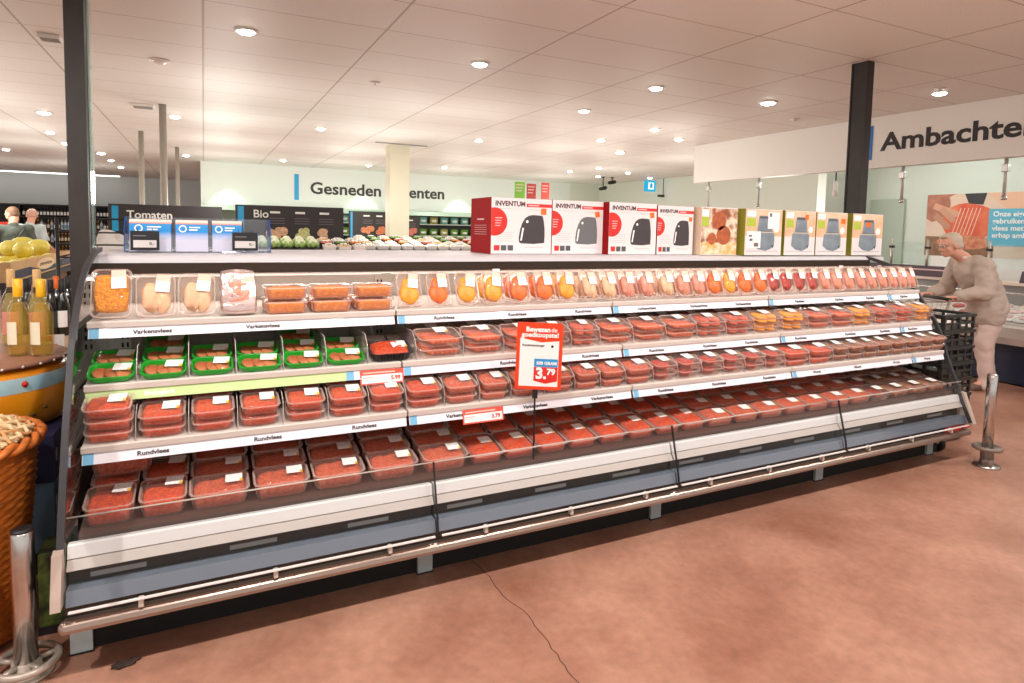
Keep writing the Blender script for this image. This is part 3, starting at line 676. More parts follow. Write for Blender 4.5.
# --- second shelf
s2 = [(.034, .188), (.196, .355), (.362, .515), (.524, .689), (.694, .852), (.860, 1.02), (1.03, 1.23), (1.239, 1.45), (1.46, 1.651), (1.662, 1.84), (1.848, 2.02), (2.027, 2.187), (2.199, 2.392), (2.405, 2.608), (2.616, 2.822), (2.832, 3.038), (3.046, 3.255), (3.268, 3.485), (3.50, 3.71), (3.72, 3.92), (3.932, 4.13), (4.138, 4.345), (4.355, 4.565), (4.575, 4.78), (4.79, 4.985)]
n2 = len(s2); back3 = {1, 4}; t2 = atan2(.25, 1)
for i, (a, b) in enumerate(s2):
    x = (a+b)/2; w = b-a; yy = YS[2]+.012
    if i < 6:
        for r in range(3 if i in back3 else 2):
            tilted('gr', x, yy+r*.117, ZS[2]+.002+r*.117*.25, t2, 0, f'second shelf {ROWN[r]}, {nth(i, n2)}', 'green trays on the second shelf', sx=(w-.008)/.15)
    elif i == 6:
        tilted('bk', x, yy, ZS[2]+.002, t2, 0, 'beside the green trays on the second shelf', 'black trays')
    else:
        k = 'sa' if i in (7, 8, 9, 12, 13, 14, 19, 20) else 'yl' if i in (17, 18, 21, 24) else 'bu'
        sx = min(1.12, (w-.010)/.19)
        for l in range(2):
            tilted(k, x, yy, ZS[2]+.002, t2, l*.0505, f'{("bottom", "top")[l]} of second shelf stack {nth(i, n2)}', 'meat packs on the second shelf', sx=sx)
        tilted(k, x, yy+.128, ZS[2]+.002+.128*.25, t2, .02, f'second shelf back row, {nth(i, n2)}', 'meat packs on the second shelf', sx=sx)
    if i: divider((s2[i-1][1]+a)/2, 2)
# --- top shelf: upright packs leaning back
s1 = [('u_gold', .108), ('u_pale', .248), ('u_pale', .390), ('u_silver', .537), ('ob', .718), ('ob', .900), ('ob', 1.083), ('u_ye', 1.243), ('u_or', 1.382), ('u_ye', 1.522), ('u_ye', 1.658), ('u_or', 1.797), ('u_or', 1.941), ('u_ye', 2.070), ('u_pl', 2.208), ('u_pl', 2.331), ('u_ro', 2.452), ('u_ro', 2.580), ('u_pl', 2.720), ('u_ro', 2.838), ('u_ro', 2.950), ('u_or', 3.068), ('u_ye', 3.186), ('u_or', 3.311), ('u_or', 3.44), ('u_br', 3.553), ('u_br', 3.67), ('u_br', 3.787), ('u_br', 3.904), ('u_ro', 4.02), ('u_ro', 4.135), ('u_ro', 4.255), ('u_ro', 4.375), ('u_ro', 4.49), ('u_ro', 4.605), ('u_ro', 4.72), ('u_ro', 4.828), ('u_ro', 4.925)]
n1 = len(s1)
for i, (k, x) in enumerate(s1):
    yf = YS[1]
    if k == 'ob':
        for l in range(2):
            place(k, x, yf+.012+.0675, ZS[1]+.001+l*.0585, f'{("bottom", "top")[l]} of top shelf stack {nth(i, n1)}', 'breaded packs on the top shelf', jz=.05)
        place(k, x, yf+.012+.0675+.14, ZS[1]+.001, f'behind the top shelf stack {nth(i, n1)}', 'breaded packs on the top shelf')
        continue
    tl = R(72) if i < 4 else R(66); dd = {'u_gold': .185, 'u_pale': .165, 'u_silver': .178}.get(k, .160); hh = .036
    # lower front edge of the pack rests on the shelf
    yc = yf+.012+dd/2*cos(tl)+hh*sin(tl); zc = ZS[1]+.002+dd/2*sin(tl)+(.0 if k != 'u_silver' else .0)
    place(k, x, yc, zc, f'top shelf, {nth(i, n1)}', 'upright packs on the top shelf', rot=(tl, 0, random.uniform(-.06, .06)))
    if i > 9 or i == 3:
        place(k, x+random.uniform(-.006, .006), yc+.084, zc, f'second row of the top shelf, {nth(i, n1)}', 'upright packs on the top shelf', rot=(tl, 0, random.uniform(-.06, .06)))
for p in PROTO.values(): kill(p)
# ------------------------------------------------------------------ things on the ledge
def ledge_z(y): return 1.3425+.003*(y-.77)/.59
MAG = mat('deep red carton', S(160, 20, 24), .7, spec=.15); WCARD = mat('white glossy carton', S(232, 226, 226), .35, coat=.1)
OLIVE = mat('olive carton side', S(150, 146, 44), .45); FRYER = mat('printed dark grey fryer', S(66, 60, 62), .5); FRYERG = mat('printed grey fryer', S(108, 108, 110), .5)
ORST = mat('orange price sticker', S(250, 112, 26), .5); REDP = mat('printed red', S(220, 44, 34), .45); PINKP = mat('printed pink line', S(226, 190, 190), .5)
TINT = mat('printed pale picture', S(240, 206, 178), .5, vscale=9, col2=S(226, 170, 122)); GREENP = mat('printed lime', S(178, 196, 70), .5); GREYJ = mat('printed blue grey juicer', S(112, 126, 138), .5, vscale=14, col2=S(140, 152, 160)); DKGREY = mat('printed dark grey', S(84, 84, 88), .5)
def fquad(mb, x0, x1, z0, z1, y): mb.quad((x0, y, z0), (x1, y, z0), (x1, y, z1), (x0, y, z1))
def fpoly(mb, pts, y): mb.add([(x, y, z) for x, z in pts], [list(range(len(pts)))], False)
def disc(mb, cx, cz, r, y, n=24): fpoly(mb, [(cx+r*cos(2*pi*i/n), cz+r*sin(2*pi*i/n)) for i in range(n)], y)
def carton(name, label, x0, x1, yf, dep, h, side, group):
    r = thing(name, label, 'box', (x0, yf, ledge_z(yf+.02)+.0012), 0, group)
    w = x1-x0; mb = MB(); mb.box(0, w, 0, dep, 0, h, .002); obj('carton', mb, side, r)
    obj('front_face', MB().box(.001, w-.001, -.0008, .0004, .001, h-.001), WCARD, r)
    return r, w
def fryer_box(label, x0, x1, yf, h, grey=False, stk=(.80, .80), tilt=0, half=False):
    r, w = carton('air_fryer_box', label, x0, x1, yf, .30, h, MAG, 'air fryer boxes on the ledge')
    y = -.0012
    text('brand_lettering', 'INVENTUM', w*.098, mat('dark brand print', S(70, 40, 48), .5) if 0 else BRAND, r, (w*.06, y, h*.855), (1, 0, 0), (0, 0, 1), .0002, .0014, xs=1.0)
    mb = MB(); fquad(mb, w*.57, w*.999, h*.845, h*.905, y); obj('red_bar', mb, REDP, r)
    mb = MB(); fquad(mb, w*.60, w*.78, h*.865, h*.885, y-.0003); obj('bar_caption', mb, PINKP, r)
    mb = MB(); c = (0.0 if half else w*.055, h*.57); rd = w*.205
    n = 24; fpoly(mb, [(max(.001, c[0]+rd*cos(2*pi*i/n)), c[1]+rd*sin(2*pi*i/n)) for i in range(n)], y); obj('round_badge', mb, REDP, r)
    mb = MB()
    for q in range(4): fquad(mb, c[0]+.01*w, c[0]+w*(.12-.01*q), h*(.63-.045*q), h*(.645-.045*q), y-.0003)
    obj('badge_caption', mb, PINKP, r)
    # printed fryer: rounded shoulder, flat back, slot handle and knob highlight
    P = [(.455, .21), (.45, .30), (.47, .44), (.50, .55), (.55, .645), (.61, .69), (.68, .705), (.80, .70), (.845, .69), (.865, .60), (.882, .46), (.885, .33), (.88, .20), (.70, .18), (.49, .19)]
    mb = MB(); fpoly(mb, [(p[0]*w, p[1]*h) for p in P], y); obj('fryer_picture', mb, FRYERG if grey else FRYER, r)
    mb = MB(); fpoly(mb, [(w*p[0], h*p[1]) for p in ((.475, .24), (.50, .24), (.535, .47), (.505, .47))], y-.0003); disc(mb, w*.585, h*.585, w*.022, y-.0003, 12); obj('fryer_highlight', mb, WHITEINK, r)
    sx, sz = stk; mb = MB(); a = .046*w; t = tilt
    q = [(-a, -a), (a, -a), (a, a), (-a, a)]; fpoly(mb, [(min(w-.002, w*sx+p[0]*cos(t)-p[1]*sin(t)), h*sz*.94+p[0]*sin(t)+p[1]*cos(t)) for p in q], y-.0006); obj('price_sticker', mb, ORST, r)
    for k, m in enumerate((REDP, DKGREY, DKGREY)):
        mb = MB(); fquad(mb, w*(.05+.11*k), w*(.14+.11*k), h*.06, h*.155, y); obj('icon', mb, m, r)
    mb = MB()
    for q in range(5): fquad(mb, w*.08, w*(.36-.02*(q % 2)), h*(.38-.038*q), h*(.387-.038*q), y)
    obj('small_print', mb, PINKP, r)
    for (a, b, c, d) in ((.55, .86, .11, .122), (.12, .46, .80, .807), (.62, .88, .79, .80)):
        mb = MB(); fquad(mb, w*a, w*b, h*c, h*d, y); obj('caption', mb, PINKP, r)
    # spine of the carton
    mb = MB(); mb.add([(-.0006, .10, h*.60), (-.0006, .20, h*.60), (-.0006, .20, h*.625), (-.0006, .10, h*.625)], [(0, 1, 2, 3)], False)
    for q in range(5): mb.add([(-.0006, .06, h*(.50-.04*q)), (-.0006, .24, h*(.50-.04*q)), (-.0006, .24, h*(.506-.04*q)), (-.0006, .06, h*(.506-.04*q))], [(0, 1, 2, 3)], False)
    obj('spine_print', mb, PINKP, r); return r
BRAND = mat('dark brand print', S(84, 44, 52), .5)
def ledge_x(px, yf): return onY(px, 253.5, yf).x
H = .325
fryer_box('white and red air fryer box at the open end of the row, red spine showing', ledge_x(490.5, .87), ledge_x(551, .87)-.002, .87, H, stk=(.86, .82))
fryer_box('white air fryer box with a cut-off pink badge and grey fryer picture', ledge_x(551, .87)+.002, ledge_x(602, .87), .87, H, True, (.88, .80), .15, half=True)
fryer_box('third air fryer box, standing a little forward with a slim red spine', ledge_x(608, .81), ledge_x(655.5, .81)-.002, .81, .325, stk=(.90, .82), tilt=.12)
fryer_box('air fryer box touching the recipe picture box', ledge_x(656, .81)+.002, ledge_x(698.5, .81)-.055, .81, .318, stk=(.91, .78), half=True)
# box with a large food picture
xa, xb = ledge_x(700, .76), ledge_x(736, .76)
r, w = carton('juicer_box', 'box side covered by a warm food picture with a lime strip', xa, xb, .76, .21, .318, mat('pale carton', S(238, 214, 186), .5), 'juicer boxes on the ledge'); h = .318; y = -.0012
mb = MB(); fquad(mb, .002, w-.002, h*.26, h*.98, y); obj('food_picture', mb, mat('food picture print', S(246, 222, 196), .5, vscale=16, col2=S(150, 84, 48), sharp=.10, detail=5), r)
mb = MB(); fquad(mb, .002, w-.002, .004, h*.26, y); obj('citrus_picture', mb, mat('citrus picture print', S(250, 226, 196), .5, vscale=22, col2=S(240, 176, 96), sharp=.12), r)
mb = MB(); disc(mb, w*.30, h*.34, w*.12, y-.0004); disc(mb, w*.62, h*.42, w*.2, y-.0004); disc(mb, w*.48, h*.72, w*.20, y-.0004, 9); obj('dish', mb, mat('brown dish print', S(176, 92, 52), .5, var=.3, vscale=30), r)
mb = MB(); fquad(mb, .004, w*.20, h*.60, h*.80, y-.0008); obj('lime_strip', mb, GREENP, r)
mb = MB(); fquad(mb, .004, w*.20, h*.80, h*.95, y-.0008); obj('brand_patch', mb, PAPER, r)
def juicer(label, x0, x1, sticker, tags=False):
    r, w = carton('juicer_box', label, x0, x1, .72, .21, .318, OLIVE, 'juicer boxes on the ledge'); h = .318; y = -.0012
    mb = MB(); fquad(mb, .002, w-.002, h*.42, h*.985, y); obj('kitchen_picture', mb, TINT, r)
    # printed juicer: tall jug on a tapering body with spout
    mb = MB(); fpoly(mb, [(w*a, h*b) for a, b in ((.32, .52), (.36, .84), (.38, .86), (.68, .86), (.70, .82), (.73, .52))], y-.0004)
    fpoly(mb, [(w*a, h*b) for a, b in ((.22, .22), (.24, .46), (.30, .53), (.74, .53), (.80, .46), (.80, .24), (.70, .14), (.56, .10), (.36, .13))], y-.0004); obj('juicer_picture', mb, GREYJ, r)
    mb = MB(); fquad(mb, w*.28, w*.80, h*.495, h*.512, y-.0008); obj('juicer_rim', mb, mat('pale rim print', S(226, 206, 180), .5), r)
    mb = MB(); fpoly(mb, [(w*a, h*b) for a, b in ((.38, .84), (.66, .84), (.67, .80), (.375, .80))], y-.0008); fpoly(mb, [(w*a, h*b) for a, b in ((.70, .21), (.80, .23), (.76, .15))], y-.0008); obj('juicer_shadow', mb, DKGREY, r)
    mb = MB(); disc(mb, w*.84, h*.58, w*.075, y-.0006); obj('round_badge', mb, PAPER, r)
    mb = MB(); fquad(mb, w*.03, w*.27, h*.62, h*.80, y-.0008); obj('lime_strip', mb, GREENP, r)
    mb = MB(); fquad(mb, w*.03, w*.27, h*.83, h*.96, y-.0008); obj('brand_patch', mb, PAPER, r)
    mb = MB(); fquad(mb, w*.05, w*.92, h*.09, h*.096, y-.0006); obj('small_print', mb, INKG, r)
    if sticker:
        sx, sz, a, b = sticker; mb = MB(); fquad(mb, w*(sx-a), w*(sx+a), h*(sz-b), h*(sz+b), y-.0012); obj('price_sticker', mb, ORST, r)
    if tags:
        for (a, b, c, d) in ((.60, .92, .58, .94), (.04, .42, .16, .52)):
            mb = MB(); fquad(mb, w*a, w*b, h*c, h*d, y-.0012); obj('white_label', mb, PAPER, r)
        mb = MB(); fquad(mb, w*.64, w*.70, h*.84, h*.92, y-.0016); fquad(mb, w*.10, w*.18, h*.40, h*.44, y-.0016); fquad(mb, w*.12, w*.20, h*.31, h*.36, y-.0016); fquad(mb, w*.24, w*.36, h*.19, h*.27, y-.0016); obj('label_print', mb, INKG, r)
lx = [ledge_x(p, .72) for p in (744, 780.5, 783.5, 814, 815, 845.5, 851, 881)]
juicer('juicer box with two white labels stuck over the picture, olive side showing', lx[0], lx[1], None, True)
juicer('juicer box next to the labelled one, tall orange sticker by the jug top', lx[2], lx[3], (.70, .86, .055, .06))
juicer('third juicer box, square orange sticker near its upper corner', lx[4], lx[5], (.86, .80, .07, .055))
juicer('end juicer box before the thick post, orange sticker on the jug', lx[6], lx[7], (.52, .745, .08, .055))
# leaflet holder
hx0, hx1 = onY(124, 251, .93).x, onY(271, 251, .93).x; hy = .93; hz = ledge_z(hy)+.0012; hw = hx1-hx0
BLUEA = clearmat('blue acrylic', (.35, .6, .95, 1), .04, 1.5, milk=.45, milkcol=S(40, 110, 205))
h = thing('leaflet_holder', 'clear acrylic leaflet holder with blue sides standing at the wine end of the ledge', 'leaflet holder', (hx0, hy, hz))
obj('base', MB().box(0, hw, 0, .16, 0, .004), ACRYL, h); obj('front_sheet', MB().box(.004, hw-.004, 0, .0025, .004, .085), ACRYL, h)
obj('back_sheet', MB().box(.004, hw-.004, .155, .158, .004, .165), ACRYL, h)
for x in (0, hw-.004): obj('side_wall', MB().prism([(0, .004), (0, .10), (.06, .165), (.16, .165), (.16, .004)], 'x', x, x+.004), BLUEA, h)
for x in (.31, .56, .80): obj('partition', MB().prism([(.004, .004), (.004, .09), (.06, .15), (.152, .15), (.152, .004)], 'x', hw*x, hw*x+.002), ACRYL, h)
def leafmat():
    m, nt, b = newmat('leaflet print'); L = nt.links
    tc = nt.nodes.new('ShaderNodeTexCoord'); sp = nt.nodes.new('ShaderNodeSeparateXYZ'); L.new(tc.outputs['Object'], sp.inputs[0])
    mr = nt.nodes.new('ShaderNodeMapRange'); mr.inputs['From Max'].default_value = .15; L.new(sp.outputs[2], mr.inputs[0])
    rp = nt.nodes.new('ShaderNodeValToRGB'); e = rp.color_ramp.elements; e[0].position = .35; e[0].color = S(236, 226, 236); e[1].position = .62; e[1].color = S(30, 140, 214)
    for p, c in ((.86, S(40, 150, 220)), (.87, S(226, 130, 110)), (.94, S(244, 226, 214))): q = e.new(p); q.color = c
    L.new(mr.outputs[0], rp.inputs[0]); L.new(rp.outputs[0], b.inputs['Base Color']); b.inputs['Roughness'].default_value = .4; return m
LEAF = leafmat(); k0 = 0
for a, b, n, nm in ((.03, .30, 5, 'in the wine end compartment'), (.33, .55, 4, 'in the second compartment'), (.58, .79, 4, 'in the third compartment')):
    for q in range(n):
        w = hw*(b-a); o = obj('leaflet', MB().box(-w/2, w/2, -.0015, .0015, 0, .146+.004*(q % 2)), LEAF)
        o.location = (hx0+hw*(a+b)/2, hy+.022+q*.024, hz+.0045); o.rotation_euler = (-.10, 0, .01*(q % 3-1))
        tag(o, f'blue and white folded leaflet, {ORD[q+1]} from the front, {nm}', 'leaflet', 'leaflets in the acrylic holder')
        if q == 0:
            t = thing  # emblem and caption on the front leaflet
            mb = MB(); yy = -.0022
            for i in range(20):
                a0, a1 = 2*pi*i/20, 2*pi*(i+1)/20; c = (-w*.28, .108); r0, r1 = .012, .017
                mb.add([(c[0]+r0*cos(a0), yy, c[1]+r0*sin(a0)), (c[0]+r1*cos(a0), yy, c[1]+r1*sin(a0)), (c[0]+r1*cos(a1), yy, c[1]+r1*sin(a1)), (c[0]+r0*cos(a1), yy, c[1]+r0*sin(a1))], [(0, 1, 2, 3)], False)
            for zz, l in ((.112, .34), (.100, .26)): fquad(mb, -w*.08, -w*.08+w*l, zz, zz+.006, yy)
            obj('emblem', mb, WHITEINK, o)
w = hw*.17; o = obj('leaflet', MB().box(-w*.3, w*.3, -.0015, .0015, 0, .09), LEAF); o.location = (hx0+hw*.86, hy+.03, hz+.0045); tag(o, 'low blue leaflet in the almost empty compartment of the holder', 'leaflet')
for px, nm in ((145, 'over the full leaflet compartment'), (245, 'over the almost empty leaflet compartment')):
    x = onY(px, 235, hy-.006).x; d = thing('price_display', f'small black framed price display hung {nm}', 'price tag', (x, hy-.0085, hz+.012))
    W, Hh = .115, .088
    mb = MB(); mb.box(-W/2, W/2, -.008, 0, 0, Hh, .002); obj('frame', mb, DARK, d)
    mb = MB(); fquad(mb, -W*.40, W*.40, Hh*.14, Hh*.52, -.0086); obj('screen', mb, mat('grey paper screen', S(206, 200, 198), .5), d)
    mb = MB(); fquad(mb, -W*.40, W*.05, Hh*.72, Hh*.78, -.0086); obj('caption', mb, INKG, d)
    text('price', '0.-', .02, INK, d, (W*.15, -.0090, Hh*.27), (1, 0, 0), (0, 0, 1), .0001, .0004)
    for s in (-.03, .03): obj('hook', MB().tube([(s, -.003, Hh-.002), (s, -.003, Hh+.012), (s, .012, Hh+.012)], .0016, 6), DARK, d)

# ------------------------------------------------------------------ price signs on the cabinet
bt = V((onY(534, 430, .042).x, .042, ZD+.004))
sg = thing('price_sign', 'orange red price sign on a slim black pole standing in the lowest deck', 'sign', bt, R(-26.3))
cx, cz0 = -.0, .245
SW, SHh = .206, .302; x0 = -.092; z0 = onY(536, 388, .042).z-bt.z
obj('base', MB().box(-.0044, .0044, -.0044, .0044, 0, .004), DARK, sg)
obj('pole', MB().tube([(0, 0, .003), (0, 0, .46)], .0042, 8), DARK, sg); obj('clamp', MB().box(-.012, .012, -.010, .008, z0-.045, z0-.003, .002), DARK, sg)
TR = Matrix.Rotation(.022, 4, 'Y')
def SP(x, z, dy=0): p = TR @ V((x, 0, z)); return V((x0+p.x, -.014-dy, z0+p.z))
pts = []
for cxn, czn, a0 in ((SW-.012, SHh-.012, 0), (.012, SHh-.012, pi/2), (.012, .012, pi), (SW-.012, .012, 3*pi/2)):
    for k in range(5): a = a0+pi/2*k/4; pts.append((cxn+.012*cos(a), czn+.012*sin(a)))
mb = MB(); n = len(pts); mb.add([SP(x, z, .002) for x, z in pts]+[SP(x, z, -.002) for x, z in pts], [list(range(n)), list(range(n, 2*n))[::-1]]+[(i, (i+1) % n, n+(i+1) % n, n+i) for i in range(n)], False); obj('board', mb, ORANGE, sg)
mb = MB(); mb.add([SP(x, z, .0026) for x, z in ((.016, .015), (.190, .015), (.190, .222), (.11, .214), (.016, .232))], [(0, 1, 2, 3, 4)], False); obj('white_field', mb, PAPER, sg)
mb = MB(); mb.add([SP(x, z, .0032) for x, z in ((.082, .104), (.188, .104), (.188, .140), (.082, .140))], [(0, 1, 2, 3)], False); obj('blue_strip', mb, mat('sign blue', S(38, 150, 214), .5), sg)
mb = MB(); mb.add([SP(x, z, .0032) for x, z in ((.082, .040), (.135, .028), (.188, .040), (.188, .103), (.082, .103))], [(0, 1, 2, 3, 4)], False); obj('price_field', mb, REDP, sg)
XD = TR.to_3x3() @ V((1, 0, 0)); ZDv = TR.to_3x3() @ V((0, 0, 1))
def stx(nm, s, size, x, z, m, off=0, sp=1): text(nm, s, size, m, sg, SP(x, z, .0042), XD, ZDv, .0002, off, spacing=sp)
stx('headline', 'Bewezen', .030, .040, .262, WHITEINK, .0012); stx('headline', 'de', .028, .152, .262, WHITEINK, .0002); stx('headline', 'goedkoopste!', .030, .022, .238, WHITEINK, .001)
stx('caption', 'Runderhamburger', .0135, .026, .196, INK, .0002); stx('caption', '500 GRAM', .020, .092, .114, WHITEINK, .0008); stx('price', '3.', .068, .090, .052, WHITEINK, .003); stx('price', '79', .038, .140, .070, WHITEINK, .0018)
mb = MB(); mb.add([SP(.16+.006*cos(2*pi*i/12), .197+.006*sin(2*pi*i/12), .0032) for i in range(12)], [list(range(12))], False); obj('dot', mb, INK, sg)
def shelf_card(label, px0, px1, y_mid, s, price, hgt):
    yq = YS[s]-.012; a = onY(px0, y_mid, yq); b = onY(px1, y_mid-4, yq); w = b.x-a.x
    z0 = ZS[s]-.058-hgt*.42
    r = thing('price_card', label, 'price card', (a.x, yq, z0), 0, 'red bordered price cards')
    def Q(mb, x0, x1, z0, z1, d): mb.add([(x0, -d+z0*.2, z0), (x1, -d+z0*.2, z0), (x1, -d+z1*.2, z1), (x0, -d+z1*.2, z1)], [(0, 1, 2, 3)], False)
    mb = MB(); mb.prism([(0, 0), (.2*hgt, hgt), (.2*hgt+.002, hgt), (.002, 0)], 'x', 0, w); obj('card', mb, mat('card red border', S(232, 92, 74), .45), r)
    mb = MB(); Q(mb, .006, w-.006, .006, hgt*.66, .0008); obj('white_field', mb, PAPER, r)
    mb = MB(); Q(mb, w*.06, w*.8, hgt*.76, hgt*.86, .0009); obj('headline_print', mb, mat('pale headline', S(246, 196, 180), .5), r)
    mb = MB(); Q(mb, w*.05, w*.30, hgt*.46, hgt*.52, .0012); Q(mb, w*.05, w*.24, hgt*.34, hgt*.38, .0012); obj('caption_print', mb, PINKP, r)
    yd = V((0, .2, 1)); text('price', price, hgt*.40, REDINK, r, V((w*.70, -.0014+.2*hgt*.26, hgt*.26)), (1, 0, 0), yd, .0002, .0008)
shelf_card('red bordered price card on the second shelf rail below the black tray', 360.5, 404, 378, 2, '5.99', .060)
shelf_card('red bordered price card on the third shelf rail near the big sign', 463.5, 504, 414, 3, '3.79', .060)
for px, y in ((831, 256), (841, 266), (879, 266), (496, 270)):
    q = onY(px, y+1, .684); o = obj('shelf_tag', MB().box(-.022, .022, -.001, .001, -.012, .012), PAPER); o.location = q
    if px in (831,): bpy.data.objects.remove(o); continue
    tag(o, {841: 'tiny white tag stuck under the canopy above the pink poultry packs', 879: 'tiny white tag under the canopy close to the bollard end', 496: 'tiny white tag under the canopy above the yellow marinated packs'}[px], 'tag')
# ------------------------------------------------------------------ signs high up
bh = obj('wall_fascia', MB().box(7.55, 7.70, -2.6, 5.47, 2.305, ZC), WHITE, kind='structure')
NEGY = (0, -1, 0)
text('lettering', 'Ambachtelijk', .285, mat('charcoal lettering', S(44, 40, 42), .6), bh, (7.548, 2.345, 2.50), NEGY, (0, 0, 1), .003, .007, xs=1.20)
obj('blue_bar', MB().box(7.54, 7.55, 2.455, 2.51, 2.40, 2.80), mat('sign blue bar', S(36, 120, 200), .5), bh)
gb = bpy.data.objects['wall_bulkhead']
text('lettering', 'Gesneden groenten', .40, mat('dark lettering', S(58, 56, 54), .6), gb, (2.76, 13.597, 2.272), (1, 0, 0), (0, 0, 1), .003, .009, xs=1.09)
obj('blue_bar', MB().box(2.40, 2.50, 13.585, 13.6, 2.1, 2.72), CYAN, gb)
obj('cooler_canopy', MB().prism([(13.0, 1.80), (13.0, 1.90), (13.6, 1.93), (13.6, 1.80)], 'x', .37, 10.1), mat('pale green canopy', S(176, 206, 186), .3), gb)
# steel ceiling poles over the tomato display
for px, yt, w, nm in ((140.8, 131, .075, 'thin steel ceiling pole farther back by the tomato sign'), (162.5, 104.5, .08, 'tallest-looking steel ceiling pole behind the leaflet holder'), (177, 147, .07, 'far steel ceiling pole close to the bulkhead end')):
    p = onZ(px, yt, ZC); r = thing('steel_pole', nm, 'pole', (p.x, p.y, 0))
    obj('tube', MB().lathe([(w/2, 0), (w/2, ZC)], seg=14), mat('satin pole', S(170, 164, 154), .4, .3), r); obj('foot_plate', MB().lathe([(.09, 0), (.09, .012), (.03, .02)], seg=16), STEEL, r)
# ------------------------------------------------------------------ ceiling fittings
LENS = emat('downlight lens', S(255, 250, 238), 16); RINGM = mat('white lamp ring', S(236, 232, 226), .35)
def downlight(x, y, label, r=.062, dim=False):
    t = thing('ceiling_downlight', label, 'ceiling light', (x, y, ZC-.002), 0, 'round downlights in the ceiling')
    obj('ring', MB().lathe([(r, 0), (r*1.35, -.002), (r*1.35, -.008), (r*1.05, -.014), (r, -.012)], seg=24, cap0=False, cap1=False), RINGM, t)
    mb = MB(); mb.lathe([(r*1.02, -.003), (r*1.0, -.012), (r*.80, -.024), (r*.4, -.031), (.004, -.033)], seg=20)
    obj('lens', mb, LENS if not dim else mat('unlit lens', S(240, 236, 228), .2), t)
names = {0: 'big bright downlight over the green trays, the one closest to the viewer', 1: 'bright downlight above the first air fryer boxes', 2: 'bright downlight above the picture box'}
LP = [(246, 30), (480, 63), (656, 87), (320.7, 128), (175, 116), (478.7, 140), (601, 139.5), (678.7, 138.7), (655, 129), (584, 110), (620, 152), (768, 102), (940, 92), (44, 112), (50, 132), (65.5, 143), (101, 153), (111, 160), (121, 167), (186, 155), (283, 160), (369, 165), (444.5, 167), (570, 171), (599, 167.5), (598, 176), (628, 172.5), (650, 177.6), (6, 149), (160, 60)]
LN_ = ['big bright downlight over the green trays, the largest in view', 'bright downlight above the first air fryer boxes', 'bright downlight above the recipe picture box', 'downlight just above the Gesneden lettering side of the bulkhead', 'bright downlight beside the tallest steel ceiling pole', 'downlight between the white column and the promo cards', 'downlight over the second air fryer box, in the middle rows', 'downlight just off the end of the white fascia', 'downlight second from the fascia end, tilted glare', 'small downlight high above the promo cards', 'flat oval downlight deep in the hall above the third fryer box', 'flat wide downlight in front of the white fascia', 'faint downlight close to the fascia lettering', 'flat downlight beside the slim black post, largest on that side', 'downlight second in the row running past the slim black post', 'third downlight in the row past the slim black post', 'downlight first behind the slim black post', 'downlight second behind the slim black post', 'downlight third behind the slim black post', 'downlight by the top of the far steel pole', 'downlight above the blue bar of the bulkhead', 'downlight right beside the white column', 'downlight above the bulkhead past the white column', 'far downlight nearest the bulkhead end wall', 'far downlight in line with the promo cards', 'farthest oval downlight near the security cameras', 'far downlight between security cameras and exit sign', 'far downlight right over the exit sign', 'small slanting downlight at the picture edge over the wine shelves', 'unlit recessed downlight near the slim black post']
for i, (px, py) in enumerate(LP):
    p = onZ(px, py, ZC); downlight(p.x, p.y, LN_[i], .075 if i in (10, 11, 13, 16) else .062, dim=i == 29)
for px, py, nm in ((50, 36, 'square white ceiling vent beside the slim black post'), (143, 105, 'white smoke vent box on the ceiling by the steel poles')):
    p = onZ(px, py, ZC); r = thing('ceiling_vent', nm, 'vent', (p.x, p.y, ZC-.001)); r.scale = (.6, .6, 1) if px == 50 else (1, 1, 1); obj('housing', MB().box(-.12, .12, -.12, .12, -.03, 0, .006), RINGM, r)
    mb = MB()
    for k in range(5): mb.box(-.10, .10, -.09+k*.04, -.075+k*.04, -.033, -.0305)
    obj('slat', mb, GREYST, r)
for px, py, nm in ((375, 82, 'tiny ceiling sensor in the tile field behind the big downlight'), (940, 88, 'tiny ceiling sensor near the fascia lettering'), (795, 119, 'tiny ceiling sensor before the thick post')):
    p = onZ(px, py, ZC); r = thing('ceiling_sensor', nm, 'sensor', (p.x, p.y, ZC-.001)); obj('ring', MB().lathe([(.05, 0), (.055, -.004), (.03, -.014), (.008, -.018)], seg=16), RINGM, r); obj('eye', MB().ball((0, 0, -.018), .009, 8), GREYST, r)
# security cameras and exit sign deep in the hall
for px, py, nm in ((603, 189, 'black security camera hanging beside the bulkhead end, the lower one'), (612, 183, 'black security camera on a rod, the one nearer the exit sign')):
    p = onY(px, py, 11.2); r = thing('security_camera', nm, 'camera', (p.x, p.y, ZC))
    L = ZC-p.z; obj('rod', MB().tube([(0, 0, -.002), (0, 0, -L+.05)], .014, 8), DARK, r); obj('housing', MB().capsule((-.08, 0, -L), .045, (.07, 0, -L+.03), .05, 10), DARK, r); obj('ceiling_plate', MB().lathe([(.05, 0), (.05, -.015)], seg=12), DARK, r)
p = onY(650, 186, 10.6); r = thing('exit_sign', 'blue illuminated sign with a white running figure hanging deep in the hall', 'sign', (p.x, p.y, p.z))
obj('box', MB().box(-.17, .17, -.03, .03, -.14, .14, .006), emat('lit blue sign', S(40, 176, 216), .9), r); obj('rod', MB().tube([(0, 0, .139), (0, 0, ZC-p.z-.002)], .012, 8), STEEL, r)
mb = MB(); mb.box(-.08, .10, -.033, -.0305, -.09, .09); obj('door_symbol', mb, emat('lit white', S(240, 250, 250), 1.0), r)
mb = MB(); mb.box(-.02, .05, -.036, -.0335, -.05, .05); disc(mb, .01, .066, .018, -.036, 10); obj('figure_symbol', mb, emat('lit blue figure', S(30, 150, 200), .8), r)
